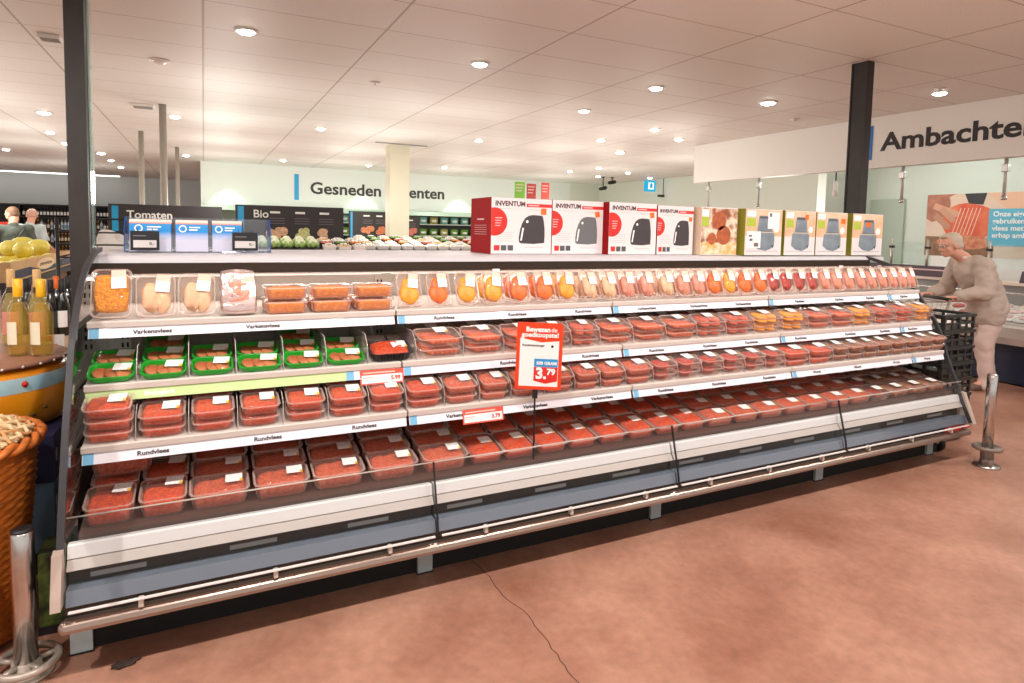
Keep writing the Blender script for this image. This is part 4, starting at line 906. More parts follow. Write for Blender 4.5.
p = onY(663, 196, 10.6); r = thing('wall_lamp', 'small dark hanging lamp head under the exit sign', 'lamp', (p.x, p.y, p.z)); obj('head', MB().box(-.15, .15, -.05, .05, -.03, .03, .01), DARKBR, r); obj('rod', MB().tube([(0, 0, .029), (0, 0, ZC-p.z-.002)], .01, 6), DARK, r)
# promo cards on stands
for px0, px1, y0, y1, m, nm in ((514.5, 525, 182, 200, mat('lime promo card', S(126, 190, 60), .5), 'lime green promo card on a stand showing over the fryer boxes'), (526.5, 536, 184, 200, mat('red promo card', S(176, 60, 48), .5), 'dull red promo card next to the lime one'), (541, 549.5, 183, 200, mat('brick promo card', S(196, 70, 58), .5), 'brick red promo card standing apart from the lime one')):
    a = onY(px0, y1, 7.0); b = onY(px1, y0, 7.0); r = thing('promo_stand', nm, 'promo card', ((a.x+b.x)/2, 7.0, 0)); w = b.x-a.x
    obj('card', MB().box(-w/2, w/2, -.006, .006, a.z, b.z, .002), m, r); obj('pole', MB().tube([(0, .012, .004), (0, .012, b.z-.02)], .01, 8), STEEL, r); obj('base', MB().lathe([(.05, 0), (.05, .006), (.02, .012)], seg=20), STEEL, r)
    mb = MB()
    for q in range(3): fquad(mb, -w*.4, w*(.35-.1*q), b.z-.06-.05*q, b.z-.045-.05*q, -.0066)
    obj('print', mb, PINKP, r)
# ------------------------------------------------------------------ produce hall behind the cabinet
BOARD = mat('black produce board', S(50, 46, 46), .6); CHALK = mat('chalk white lettering', S(240, 238, 232), .6)
def board(label, px0, px1, yt, yb, Y, word, xw, sz, pics):
    a = onY(px0, yb, Y); b = onY(px1, yt, Y); w = b.x-a.x; h = b.z-a.z
    r = thing('produce_board', label, 'sign board', (a.x, Y, 0))
    obj('panel', MB().box(0, w, 0, .03, a.z, b.z, .003), BOARD, r)
    for x in (.06, w-.10): obj('post', MB().box(x, x+.04, .032, .062, 0, b.z-.02), GREYST, r)
    mb = MB(); fquad(mb, .03, .03+w*.055, a.z, b.z-.02, -.0012); obj('blue_end', mb, CYAN, r)
    if word: text('lettering', word, sz, CHALK, r, (xw, -.002, b.z-.075-sz*.6), (1, 0, 0), (0, 0, 1), .001, .002)
    for q, (u, c) in enumerate(pics):
        mb = MB(); rd = random.Random(q+5)
        for k in range(6): disc(mb, w*u+rd.uniform(-.09, .09), a.z+h*.36+rd.uniform(-.05, .05), rd.uniform(.035, .065), -.0012-.0004*k, 12)
        obj('food_picture', mb, mat('food print', S(*c), .5, var=.35, vscale=25), r)
        mb = MB(); fquad(mb, w*u-.09, w*u+.04, b.z-h*.18, b.z-h*.13, -.0012); obj('caption', mb, CHALK, r)
        mb = MB()
        for k in range(3): fquad(mb, w*u-.10, w*u+.10, b.z-h*(.30+.06*k), b.z-h*(.285+.06*k), -.0012)
        obj('small_print', mb, INKG, r)
board('black produce board headed Tomaten with a cyan end strip', 109, 222, 207, 246, 5.2, 'Tomaten', .16, .115, ())
board('black produce board headed Bio with three vegetable pictures', 235.5, 343.5, 208, 248, 6.75, 'Bio', .22, .15, ((.37, (226, 178, 140)), (.60, (206, 206, 140)), (.83, (230, 180, 140))))
board('small black produce board with two food pictures beside the white column', 349, 386, 212, 240, 10.6, None, 0, .1, ((.5, (206, 130, 90)), (.85, (200, 120, 80))))
board('small black produce board showing past the white column', 405, 420, 217, 240, 10.6, None, 0, .1, ((.4, (190, 110, 90)),))
CRATE = mat('black produce crate', S(40, 38, 36), .6); WOODT = mat('pale wood table', S(196, 168, 130), .6, var=.15, vscale=10, stretch=(1, 8, 8))
def stand(name, label, x0, x1, y0, y1, z0, z1):
    r = thing(name, label, 'produce table', (x0, y0, 0)); w = x1-x0; d = y1-y0
    obj('top', MB().prism([(0, z0-.06), (0, z0), (d, z1), (d, z1-.06)], 'x', 0, w), CRATE, r)
    obj('front', MB().box(.03, w-.03, .03, .06, .0, z0-.061), WOODT, r)
    for x in (.03, w-.07):
        obj('leg', MB().box(x, x+.04, d-.10, d-.06, 0, z1-.10), GREYST, r)
    return lambda y: z0+(z1-z0)*(y-y0)/d
xa, xb = onY(224, 250, 6.2).x, onY(347, 250, 6.2).x
zf = stand('produce_table', 'sloping black produce table below the Bio board', xa, xb, 5.75, 6.7, 1.16, 1.30)
CAUL = mat('cauliflower', S(232, 236, 206), .7, bump=.8, bscale=50); LEAFM = mat('cabbage leaf', S(120, 170, 78), .6, col2=S(190, 214, 140), vscale=20)
sl = math.atan((1.30-1.16)/.95)
for i in range(7):
    for j in range(2):
        x = xa+.12+i*.15; y = 5.88+j*.2
        r = thing('cauliflower', f'pale green cauliflower, {ORD[i+1]} from the leaflet side, {("front", "back")[j]} row below the Bio board', 'vegetable', (x, y, zf(y)+.024), 0, 'cauliflowers below the Bio board')
        mb = MB(); mb.ball((0, 0, .065), (.062, .062, .05), 12, jit=.25); obj('head', mb, CAUL, r)
        mb = MB()
        for k in range(5): a = k*1.256+i; mb.ball((.045*cos(a), .045*sin(a), .045), (.035, .035, .045), 8, jit=.3)
        obj('leaf', mb, LEAFM, r)
def punnet_proto(nm, w, d, h, m, cm, n=(3, 2)):
    r = thing(nm, '', 'punnet'); mb = MB(); mb.loft([rr(w*.86, d*.86, .012, .0005, n=2), rr(w, d, .014, h, n=2), rr(w*.94, d*.94, .012, h-.001, n=2), rr(w*.84, d*.84, .012, .006, n=2)], True, True, smooth=False); obj('tray', mb, cm, r)
    mb = MB()
    for i in range(n[0]):
        for j in range(n[1]): mb.ball(((i-(n[0]-1)/2)*w*.27, (j-(n[1]-1)/2)*d*.38, h*.8), (w*.16, d*.24, h*.5), 8, jit=.2)
    obj('filling', mb, m, r); mb = MB(); mb.quad((-w*.3, -d*.15, h*1.35), (w*.2, -d*.15, h*1.35), (w*.2, d*.25, h*1.38), (-w*.3, d*.25, h*1.38)); obj('label', mb, PAPER, r); return r
pp = [punnet_proto('vegetable_punnet', .17, .13, .06, mat('punnet filling %d' % k, S(*c), .5, var=.25, vscale=40), CRATE if k % 2 else PAPER) for k, c in enumerate(((240, 226, 206), (226, 120, 96), (232, 190, 130), (120, 160, 70), (240, 236, 226), (240, 140, 50)))]
WHAT = ['cream', 'pinkish red', 'yellowish', 'green', 'white', 'orange']
kk = 0
for i in range(3):
    for j in range(3):
        y = 5.84+j*.22; q = (i*2+j) % 6
        dup(pp[q], (xa+1.22+i*.19, y, zf(y)+.004), label=f'punnet of {WHAT[q]} vegetables, {ORD[i+1]} past the cauliflowers, {ROWN[j]}', group='punnets below the Bio board', rot=(sl, 0, 0))
xa2, xb2 = onY(347, 248, 8.0).x, onY(476, 248, 8.0).x
zf2 = stand('produce_table', 'long sloping black produce table around the white column foot', xa2, xb2, 6.9, 8.0, 1.13, 1.30)
sl2 = math.atan(.17/1.1)
n = int((xb2-xa2-.1)/.195)
for i in range(n):
    for j in range(4):
        y = 7.02+j*.24; q = (i*3+j*2+(i*j) % 3) % 6
        if q == 3 and j < 2: q = 4
        dup(pp[q], (xa2+.14+i*.195, y, zf2(y)+.004), label=f'punnet of {WHAT[q]} cut vegetables, {ORD[j+1]} row, {(ORD[i+1]+" from the Bio board") if i < n/2 else (ORD[n-i]+" from the fryer boxes")}', group='punnets on the long produce table', rot=(sl2, 0, 0), scale=(1, 1, 1))
for p in pp: kill(p)
# wall cooler with bagged salad under the bulkhead
ck = thing('wall_cooler', 'open wall cooler full of bagged salad under the Gesneden bulkhead', 'cooler', (3.4, 13.9, 0))
obj('back', MB().box(0, 6.4, .85, .9, 0, 1.79), mat('cooler back', S(60, 70, 60), .6), ck); obj('base', MB().box(0, 6.4, 0, .84, 0, .5), GREYST, ck)
for z in (.95, 1.28, 1.60): obj('shelf', MB().box(0, 6.4, .15, .84, z-.03, z), mat('cooler shelf', S(196, 206, 196), .4), ck)
for x in (0, 6.36): obj('side', MB().box(x, x+.04, .05, .84, .51, 1.79), GREYST, ck)
bags = []
for nm, c, c2 in (('teal', (150, 214, 196), (70, 150, 130)), ('green', (140, 190, 80), (70, 120, 50)), ('mixed', (226, 190, 120), (120, 160, 80))):
    r = thing('salad_bag', '', 'salad bag'); obj('bag', slab_mb(.22, .10, 0, .21, .008, 3, dome=.03, g=6, fq=20), mat(nm+' salad bag', S(*c), .3, vscale=25, col2=S(*c2)), r)
    mb = MB(); fquad(mb, -.06, .06, .07, .14, -.0525); obj('label', mb, PAPER, r); bags.append((nm, r))
for s, (z, b) in enumerate(((.951, 2), (1.281, 1), (1.601, 0))):
    for i in range(20):
        if z > 1.5 and 0: continue
        nm, r = bags[b if (i+s) % 5 else 2]
        dup(r, (3.4+.30+i*.305, 14.15, z), label=f'{nm} salad bag in the wall cooler, {("bottom", "middle", "top")[s]} shelf, {(ORD[i+1]+" from the column side") if i < 10 else (ORD[20-i]+" from the far end")}', group='salad bags in the wall cooler', scale=(1, 1, .78))
for nm, r in bags: kill(r)
# ------------------------------------------------------------------ far wine department
ws = thing('wine_shelving', 'tall shelving packed with bottles along the far wall', 'shelving', (-6.2, 20.2, 0))
DKSH = mat('dark shelving', S(46, 42, 40), .6)
obj('back', MB().box(0, 5.4, .62, .66, 0, 1.95), DKSH, ws)
for k, z in enumerate((.45, .83, 1.21, 1.59, 1.95)): obj('shelf', MB().box(0, 5.4, .1, .61, z-.03, z), DKSH, ws)
for x in (0, 1.78, 3.58, 5.36): obj('upright', MB().box(x, x+.04, .1, .61, 0, 1.919), DKSH, ws)
def bottle_proto(nm, glass, cap, lab, h=.31, r=.038, liquid=None):
    t = thing('bottle', '', 'bottle'); s = h/.32; rr_ = r
    P = [(rr_*.9, 0), (rr_, .006), (rr_, .18*s), (rr_*.92, .205*s), (rr_*.5, .236*s), (rr_*.36, .26*s), (rr_*.35, .31*s), (rr_*.40, .312*s), (rr_*.40, .318*s)]
    obj('glass', MB().lathe(P, seg=14), glass, t)
    if liquid: obj('wine', MB().lathe([(rr_*.84, .006), (rr_*.90, .012), (rr_*.90, .17*s), (rr_*.5, .22*s)], seg=14), liquid, t)
    obj('capsule', MB().lathe([(rr_*.42, .248*s), (rr_*.44, .25*s), (rr_*.43, .321*s), (rr_*.3, .324*s)], seg=12), cap, t)
    mb = MB(); n = 10
    pts = [(-.9+1.8*i/n) for i in range(n+1)]
    for i in range(n):
        a0, a1 = -pi/2+pts[i], -pi/2+pts[i+1]; q = rr_*1.012
        mb.add([(q*cos(a0), q*sin(a0), .05*s), (q*cos(a1), q*sin(a1), .05*s), (q*cos(a1), q*sin(a1), .145*s), (q*cos(a0), q*sin(a0), .145*s)], [(0, 1, 2, 3)], False)
    obj('label', mb, lab, t); return t
GD = mat('dark bottle glass', S(24, 26, 22), .12, coat=.3); GB = mat('brown bottle glass', S(92, 56, 26), .15); GWH = mat('clear spirit bottle', S(206, 214, 214), .1)
bp = [('dark', bottle_proto('d', GD, DARK, PAPER)), ('brown', bottle_proto('b', GB, mat('gold cap', S(206, 150, 50), .3, .6), mat('cream label', S(236, 220, 180), .5))), ('clear', bottle_proto('c', GWH, mat('grey cap', S(120, 124, 130), .4), mat('blue label', S(120, 160, 200), .5)))]
SHN = ['bottom', 'second', 'third', 'fourth']
for s, z in enumerate((.45, .83, 1.21, 1.59)):
    for i in range(27):
        x = -4.3+i*.083
        if i in (20, 21): continue
        nm, r = bp[(0 if s in (3,) else (2 if 12 <= i < 20 and s == 2 else (1 if s < 2 and i > 10 else (i*7+s*3) % 3)))]
        dup(r, (x, 20.42, z+.001), label=f'{nm} bottle on the {SHN[s]} far wine shelf, {(ORD[i+1]+" from the men") if i < 14 else (ORD[27-i]+" from the orange packs")}', group='bottles on the far wine shelving')
ORP = mat('orange drink carton', S(240, 166, 40), .4, vscale=14, col2=S(250, 206, 110))
for s, z in enumerate((.45, .83, 1.21, 1.59)):
    for i in range(10):
        x = -1.96+i*.112
        if x > -.9: continue
        o = obj('drink_carton', MB().box(-.05, .05, -.05, .05, 0, .27, .006), ORP); o.location = (x, 20.42, z+.001)
        tag(o, f'orange carton on the {SHN[s]} far shelf, {ORD[i+1]} from the bottles', 'carton', 'orange cartons on the far shelving')
for nm, r in bp: kill(r)
p = onY(4, 229, 11.5); r = thing('promo_stand', 'red promo board with white marks beside the two men', 'promo card', (p.x-.2, 11.5, 0)); obj('card', MB().box(-.22, .28, -.01, .01, 1.2, 1.44, .004), mat('bright red board', S(236, 60, 34), .5), r); obj('pole', MB().tube([(0, .02, .004), (0, .02, 1.4)], .012, 8), STEEL, r)
obj('base', MB().lathe([(.14, 0), (.14, .006), (.02, .012)], seg=16), STEEL, r)
mb = MB(); fquad(mb, .02, .22, 1.34, 1.38, -.0108); fquad(mb, .02, .2, 1.27, 1.31, -.0108); obj('print', mb, WHITEINK, r)
# ------------------------------------------------------------------ melon crate, cheese, wine and basket by the cabinet end
A = onZ(7, 283, 1.0); B = onZ(73, 264.5, 1.0); KR = mat('kraft cardboard', S(206, 168, 118), .7, var=.1, vscale=12); NAVY = mat('navy print', S(36, 44, 70), .55)
mx, y0, y1 = (A.x+B.x)/2, A.y, B.y
r = thing('fruit_crate', 'long open cardboard fruit crate with navy band and oval emblem', 'crate', (mx, y0, 1.0)); Lc = y1-y0
obj('side', MB().box(-.012, 0, 0, Lc, 0, .155), KR, r); obj('side', MB().box(-.50, -.488, 0, Lc, 0, .155), KR, r); obj('end', MB().box(-.487, -.013, 0, .012, 0, .155), KR, r); obj('end', MB().box(-.487, -.013, Lc-.012, Lc, 0, .155), KR, r); obj('bottom', MB().box(-.487, -.013, .013, Lc-.013, 0, .008), KR, r)
mb = MB(); t = .0012; mb.add([(t, .0, .015), (t, Lc, .015), (t, Lc, .085), (t, Lc*.78, .088), (t, Lc*.70, .06), (t, Lc*.35, .06), (t, Lc*.25, .088), (t, .0, .085)], [tuple(range(8))], False); obj('navy_band', mb, NAVY, r)
mb = MB(); mb.add([(t*2, Lc*.5+.36*cos(2*pi*i/28), .085+.052*sin(2*pi*i/28)) for i in range(28)], [tuple(range(28))], False); obj('oval_emblem', mb, mat('cream emblem', S(232, 206, 160), .6), r)
mb = MB()
for k in range(9): q = Lc*.5-.24+k*.054; mb.add([(t*3, q, .07+.012*(k % 2)), (t*3, q+.04, .075), (t*3, q+.045, .10), (t*3, q+.006, .096)], [(0, 1, 2, 3)], False)
obj('script_print', mb, mat('brown script', S(110, 76, 44), .6), r)
mb = MB(); mb.add([(t*2, Lc*.80, .025), (t*2, Lc*.97, .025), (t*2, Lc*.97, .075), (t*2, Lc*.80, .075)], [(0, 1, 2, 3)], False); obj('dark_patch', mb, mat('grey navy patch', S(70, 78, 96), .5), r)
tb = thing('fruit_table', 'table under the cardboard melon crate', 'table', (mx, y0, 0)); obj('top', MB().box(-.56, .04, -.04, Lc+.04, .95, .998), CRATE, tb)
for a in (-.52, -.03):
    for b in (.0, Lc-.05): obj('leg', MB().box(a, a+.05, b, b+.05, 0, .949), CRATE, tb)
mel = mat('yellow melon', S(246, 216, 40), .35, col2=S(232, 226, 120), vscale=9)
k = 0
for i in range(7):
    for j in range(2):
        o = obj('melon', MB().ball((0, 0, .066), (.068, .10, .066), 14, jit=.06), mel); o.location = (mx-.14-j*.22, y0+.19+i*.31, 1.010+(.0)); o.rotation_euler = (0, 0, random.uniform(-.3, .3))
        tag(o, f'yellow melon in the cardboard crate, {ORD[i+1]} from its navy near end, {("outer", "inner")[j]} row', 'melon', 'melons in the cardboard crate')
for i in range(4):
    o = obj('melon', MB().ball((0, 0, .08), (.08, .11, .08), 14, jit=.06), mel); o.location = (mx-(.17, .33, .16, .34)[i], y0+1.22+i*.27, (1.125, 1.13, 1.135, 1.15)[i]); o.rotation_euler = (0, 0, .5*i)
    tag(o, f'yellow melon lying on top of the heap, {ORD[i+1]} from the near end', 'melon', 'melons in the cardboard crate')
# cheese wheel
CC = V((-.50, 1.06)); cr = .362
st = thing('cheese_stand', 'cardboard stand in navy and light blue with white dots under the cheese wheel', 'stand', (CC.x, CC.y, 0))
obj('lower_box', MB().box(-.36, .34, -.34, .30, .10, .40), mat('light blue carton', S(130, 168, 196), .5), st); obj('upper_box', MB().box(-.37, .345, -.35, .31, .40, .595), mat('dark navy carton', S(40, 40, 74), .5), st); obj('plinth', MB().box(-.34, .32, -.32, .28, 0, .10), DARK, st)
for (fx, fz) in ((-.30, .50), (-.30, .30)):
    mb = MB(); mb.add([(.3462 if fz > .4 else .3412, fx+.022*cos(2*pi*i/18), fz+.03*sin(2*pi*i/18)) for i in range(18)], [tuple(range(18))], False); obj('white_dot', mb, PAPER, st)
ch = thing('giant_cheese', 'huge orange cheese wheel with a pale blue ribbon on a cardboard stand', 'cheese', (CC.x, CC.y, .596))
RW = mat('orange cheese rind', S(252, 164, 26), .28, vscale=5, col2=S(236, 124, 10), coat=.4)
obj('rind', MB().lathe([(.30, 0), (cr*.93, .012), (cr*.985, .06), (cr, .13), (cr*.985, .20), (cr*.94, .243), (cr*.88, .262), (.02, .266)], seg=56), RW, ch)
obj('ribbon', MB().lathe([(cr*.994, .172), (cr*.990, .195), (cr*.978, .218), (cr*.962, .232)], seg=56, cap0=False, cap1=False), mat('pale blue ribbon', S(150, 196, 214), .4, vscale=12, col2=S(196, 216, 214)), ch)
mb = MB(); an = R(-48); pc = V((cr*.99*cos(an), cr*.99*sin(an), .206)); mb.ball(pc, (.012, .012, .013), 10); obj('red_seal', mb, REDINK, ch)
mb = MB(); rd = random.Random(3)
for k in range(6): a = R(-80+k*9); mb.ball((cr*.985*cos(a), cr*.985*sin(a), .05+.02*(k % 3)), (.012, .012, .006+.003*(k % 2)), 8, jit=.4)
obj('mould_spot', mb, mat('dark rind spots', S(90, 70, 24), .7), ch)
bd = thing('serving_board', 'round brown board with pale studs lying on the cheese wheel', 'board', (CC.x, CC.y, .8635)); obj('board', MB().lathe([(cr*.80, 0), (cr*.965, .004), (cr*.965, .016), (cr*.93, .020), (.02, .020)], seg=48), mat('brown board', S(150, 104, 84), .45, var=.2, vscale=14), bd)
for k in range(14): a = R(-120+k*12); obj('stud', MB().ball((cr*.966*cos(a), cr*.966*sin(a), .010), .006, 8), mat('pale stud', S(226, 216, 206), .3) if k == 0 else bpy.data.materials['pale stud'], bd)
ZB = .8845
GCL = clearmat('pale wine glass', (.985, .965, .86, 1), .02, 1.5, milk=.03, milkcol=S(240, 220, 150)); WINE = clearmat('white wine', (.98, .91, .58, 1), .05, 1.4, milk=.12, milkcol=S(250, 214, 110)); CORK = mat('cork stopper', S(216, 176, 120), .7); YCAP = mat('yellow capsule', S(250, 186, 24), .35); YLAB = mat('yellow white label', S(244, 236, 206), .5)
for nm, px, cap, lab, lbl in (('wine_bottle', 20, YCAP, YLAB, 'white wine bottle with a yellow capsule, the one away from the cabinet'), ('wine_bottle', 43, YCAP, YLAB, 'white wine bottle with a yellow capsule next to the cabinet trim')):
    p = onZ(px, 355, ZB); t = bottle_proto('w', GCL, cap, lab, .335, .042, WINE); t.name = nm; t.location = (p.x, p.y, ZB+.001); tag(t, lbl, 'wine bottle', 'wine bottles on the cheese board'); t.rotation_euler = (0, 0, -.9)
for px, lbl in ((13, 'clear bottle with a cork stopper behind the outer yellow capped bottle'), (39, 'clear bottle with a cork stopper behind the inner yellow capped bottle')):
    p = onZ(px, 345, ZB); t = bottle_proto('w', GCL, CORK, mat('red white label', S(226, 150, 130), .5), .36, .040, clearmat('pale straw wine', (.96, .92, .70, 1), .05, 1.4, milk=.25, milkcol=S(236, 216, 150))); t.name = 'wine_bottle'; t.location = (p.x, p.y, ZB+.001); tag(t, lbl, 'wine bottle', 'wine bottles on the cheese board')
wt = thing('wine_crate', 'wooden crate table holding the dark wine bottles', 'crate', (-.62, 1.56, 0)); obj('crate', MB().box(-.45, .43, 0, .62, .30, .80, .006), WOODT, wt); obj('plinth', MB().box(-.42, .40, .03, .59, 0, .30), DARK, wt)
for k, z in enumerate((.40, .56, .70)): obj('slat', MB().box(-.455, .435, -.008, 0, z, z+.09), WOODT, wt)
for px, y, cap, lbl in ((52, 336, DARK, 'dark wine bottle beside the inner cork bottle'), (57.5, 329, mat('orange capsule', S(240, 110, 30), .4), 'dark wine bottle with an orange capsule'), (63, 335, DARK, 'dark wine bottle with a tall white label near the post'), (69, 328.5, DARK, 'dark wine bottle nearest the cabinet trim'), (28, 334, DARK, 'dark wine bottle between the two yellow capped bottles')):
    p = onZ(px, y, .8015); t = bottle_proto('w', GD, cap, PAPER if px == 63 else mat('dark label', S(60, 66, 56), .5), .33, .036); t.name = 'wine_bottle'; t.location = (p.x, p.y, .8015); tag(t, lbl, 'wine bottle', 'dark wine bottles on the crate')
p = onZ(60, 345, .8015); pcard = thing('price_card', 'small card with orange print standing before the dark wine bottles', 'price card', (p.x, 1.575, .8015)); obj('card', MB().box(-.06, .05, -.001, .001, 0, .085), PAPER, pcard)
mb = MB(); fquad(mb, -.055, -.005, .05, .078, -.0016); fquad(mb, -.055, .02, .012, .036, -.0016); obj('print', mb, mat('orange print', S(226, 116, 56), .5), pcard)
# wicker basket
def basket():
    c = V((-.42, .33)); r = thing('wicker_basket', 'tall honey coloured wicker basket with a pale woven lid beside the cheese', 'basket', (c.x, c.y, 0))
    WK = mat('honey wicker', S(206, 112, 40), .5, var=.3, vscale=30); WP = mat('pale wicker', S(236, 206, 160), .55, var=.15, vscale=30)
    H = .70; R0, R1 = .215, .285; rows = 46; n = 72; mb = MB(); rings = []
    for k in range(rows*2+1):
        z = .012+(H-.012)*k/(rows*2); rad = R0+(R1-R0)*(z/H)**.85; ring = []
        for i in range(n):
            a = 2*pi*i/n; row = k//2; wv = .0055*cos(a*n/4+pi*row)+(.0035 if k % 2 else -.0025); ring.append(V(((rad+wv)*cos(a), (rad+wv)*sin(a), z)))
        rings.append(ring)
    mb.loft(rings, True, True, smooth=True); obj('wall', mb, WK, r)
    mb = MB()
    for off in (0, 1):
        pts = []
        for i in range(121): a = 2*pi*i/120; pts.append(((R1+.008+.010*cos(a*14+pi*off))*cos(a), (R1+.008+.010*cos(a*14+pi*off))*sin(a), H+.012+.011*sin(a*14+pi*off)))
        mb.tube(pts, .013, 6, closed=False)
    obj('rim', mb, WK, r)
    mb = MB(); rings = []; n = 64
    for k in range(15):
        t = k/14; rad = (R1-.012)*(1-t*.985); z = H+.018+.062*(1-(1-t)**2) if t < 1 else H+.08; ring = []
        for i in range(n): a = 2*pi*i/n; ring.append(V((rad*cos(a), rad*sin(a), z+.005*cos(a*n/4+pi*k))))
        rings.append(ring)
    mb.loft(rings, True, True, smooth=True); obj('lid', mb, WP, r)
    for fam in range(2):
        for k in range(13):
            mb = MB(); pts = []; x = -.93+.155*k; w = sqrt(max(0, 1-x*x)); ca, sa = cos(.6+fam*pi/2), sin(.6+fam*pi/2)
            for i in range(25):
                u = -1+2*i/24; a, b = x*(R1-.01), u*w*(R1-.01); rr2 = min(1, x*x+(u*w)**2)
                pts.append((a*ca-b*sa, a*sa+b*ca, H+.030+.058*(1-rr2)+.006*sin(i*pi/2+pi*k+fam*pi)))
            mb.tube(pts, .0062, 5); obj('lid_strand', mb, WP if (k+fam) % 3 else mat('tan wicker', S(214, 160, 104), .55) if 'tan wicker' not in bpy.data.materials else bpy.data.materials['tan wicker'], r)
basket()
# bollards
def bollard(loc, h, r, label, ring_z, rr0):
    t = thing('steel_bollard', label, 'bollard', loc)
    obj('post', MB().lathe([(r, .012), (r, h-.004), (r*.93, h), (r*.4, h+.001)], seg=28), CHROME, t)
    obj('cap', MB().lathe([(r*.97, h+.0008), (r*.95, h+.006), (.002, h+.007)], seg=24), DARK if ring_z is None else CHROME, t)
    obj('base_flange', MB().lathe([(rr0, 0), (rr0, .008), (rr0*.9, .014), (r*1.35, .018), (r*1.2, .05), (r*1.02, .052)], seg=32), CHROME if ring_z else mat('cast grey flange', S(186, 176, 164), .4, .4), t)
    if ring_z:
        mb = MB(); pts = [(.072*cos(2*pi*i/32), .072*sin(2*pi*i/32), ring_z) for i in range(32)]; mb.tube(pts, .014, 8, closed=True); obj('bumper_ring', mb, mat('grey brown ring', S(126, 112, 102), .45), t)
        mb = MB()
        for k in range(4): a = k*pi/2+.4; mb.tube([(r*.9*cos(a), r*.9*sin(a), ring_z), (.07*cos(a), .07*sin(a), ring_z)], .012, 6)
        obj('spoke', mb, bpy.data.materials['grey brown ring'], t)
        obj('sleeve', MB().lathe([(r*1.25, .052), (r*1.25, ring_z-.01), (r*1.5, ring_z)], seg=24), mat('grey sleeve', S(150, 140, 130), .4, .4), t)
    else:
        mb = MB(); pts = [(.085*cos(2*pi*i/32), .085*sin(2*pi*i/32), .045) for i in range(32)]; mb.tube(pts, .012, 8, closed=True)
        for k in range(5): a = k*2*pi/5+.3; mb.tube([(r*cos(a), r*sin(a), .045), (.085*cos(a), .085*sin(a), .045)], .010, 6)
        obj('foot_ring', mb, bpy.data.materials['cast grey flange'], t)
b1 = onZ(986, 466, 0); bollard((b1.x, b1.y, 0), .605, .030, 'chrome bollard with a ring collar standing clear at the far end of the cabinet', .125, .078)
b2 = onZ(27, 674, 0); bollard((b2.x-.0, b2.y, 0), .485, .033, 'chrome bollard with a dark cap in front of the wicker basket', None, .075)
gs = thing('green_carton', 'green and black bottle carton low behind the chrome bollard', 'carton', (-.13, .26, 0)); obj('carton', MB().box(-.0, .085, 0, .15, .004, .30, .004), mat('green carton print', S(90, 110, 40), .5, vscale=16, col2=S(30, 36, 24), sharp=.1), gs); obj('tray', MB().box(-.004, .089, -.004, .154, 0, .03), DARK, gs)
# wire roll cage behind the cabinet
wc = thing('roll_cage', 'thin black wire roll cage showing over the ledge beside the slim post', 'cage', (-.42, 2.45, 0)); WB = mat('black wire', S(50, 48, 48), .5, .4)
for (x, y) in ((0, 0), (.52, 0), (0, .6), (.52, .6)): obj('corner_post', MB().tube([(x, y, .10), (x, y, 1.50)], .011, 8), WB, wc); obj('wheel', MB().lathe([(.05, -.015), (.05, .015)], (x, y, .05), 16, 'x'), DARK, wc)
for z in (.16, .5, .8, 1.1, 1.25, 1.33, 1.41, 1.50):
    obj('rail', MB().tube([(0, 0, z), (.52, 0, z), (.52, .6, z), (0, .6, z), (0, 0, z)], .006, 6), WB, wc)
for k in range(1, 5): obj('wire', MB().tube([(.52*k/5, .6, .16), (.52*k/5, .6, 1.5)], .004, 6), WB, wc)
obj('floor_grid', MB().box(0, .52, 0, .6, .145, .16), WB, wc)
sk = obj('white_sack', MB().ball((0, 0, 0), (.20, .22, .62), 18, jit=.2), mat('white sack', S(232, 228, 220), .6, bump=.4, bscale=12)); sk.location = (-.16, 2.75, .79); tag(sk, 'bulging white sack inside the wire roll cage', 'sack')
# ------------------------------------------------------------------ butchery counter, crates
pw = bpy.data.objects['wall_butchery']
ps = thing('butchery_poster', 'large wall poster of hands tying red meat with a cyan text panel', 'poster', (9.995, 3.2, 0))
def xpoly(mb, pts, x): mb.add([(x, -(y-0), z) for y, z in pts], [tuple(range(len(pts)))], False)
obj('sheet', MB().box(-.012, 0, -3.6, 0, 1.24, 2.12), mat('poster ground', S(236, 214, 196), .4, vscale=3, col2=S(226, 190, 164)), ps)
def patch(nm, pts, m, d): mb = MB(); xpoly(mb, pts, -.012-d); obj(nm, mb, m, ps)
def blob(cy, cz, ry, rz, n=26, j=.12, seed=0):
    return [(cy+ry*cos(2*pi*i/n)*(1+j*noise.noise(V((cos(2*pi*i/n)*1.6, sin(2*pi*i/n)*1.6, seed)))), cz+rz*sin(2*pi*i/n)*(1+j*noise.noise(V((cos(2*pi*i/n)*1.6, sin(2*pi*i/n)*1.6, seed+9))))) for i in range(n)]
patch('table_print', [(0, 1.24), (.0, 1.52), (.9, 1.50), (.9, 1.24)], mat('brown table print', S(150, 108, 78), .5, var=.3, vscale=9), .001)
patch('meat_print', blob(.56, 1.72, .34, .28, seed=2), mat('red meat print', S(220, 76, 46), .5, vscale=7, col2=S(240, 130, 90)), .002)
patch('meat_print', blob(.52, 1.44, .36, .10, seed=4), mat('cut meat print', S(196, 92, 62), .5, vscale=14, col2=S(236, 170, 130)), .003)
patch('hand_print', [(0, 2.12), (0, 1.78)]+[(.02+.30*sin(a*pi/16), 1.98-.26*cos(a*pi/16)) for a in range(1, 11)]+[(.40, 2.12)], mat('hand print', S(206, 140, 110), .5, vscale=6, col2=S(160, 96, 74)), .004)
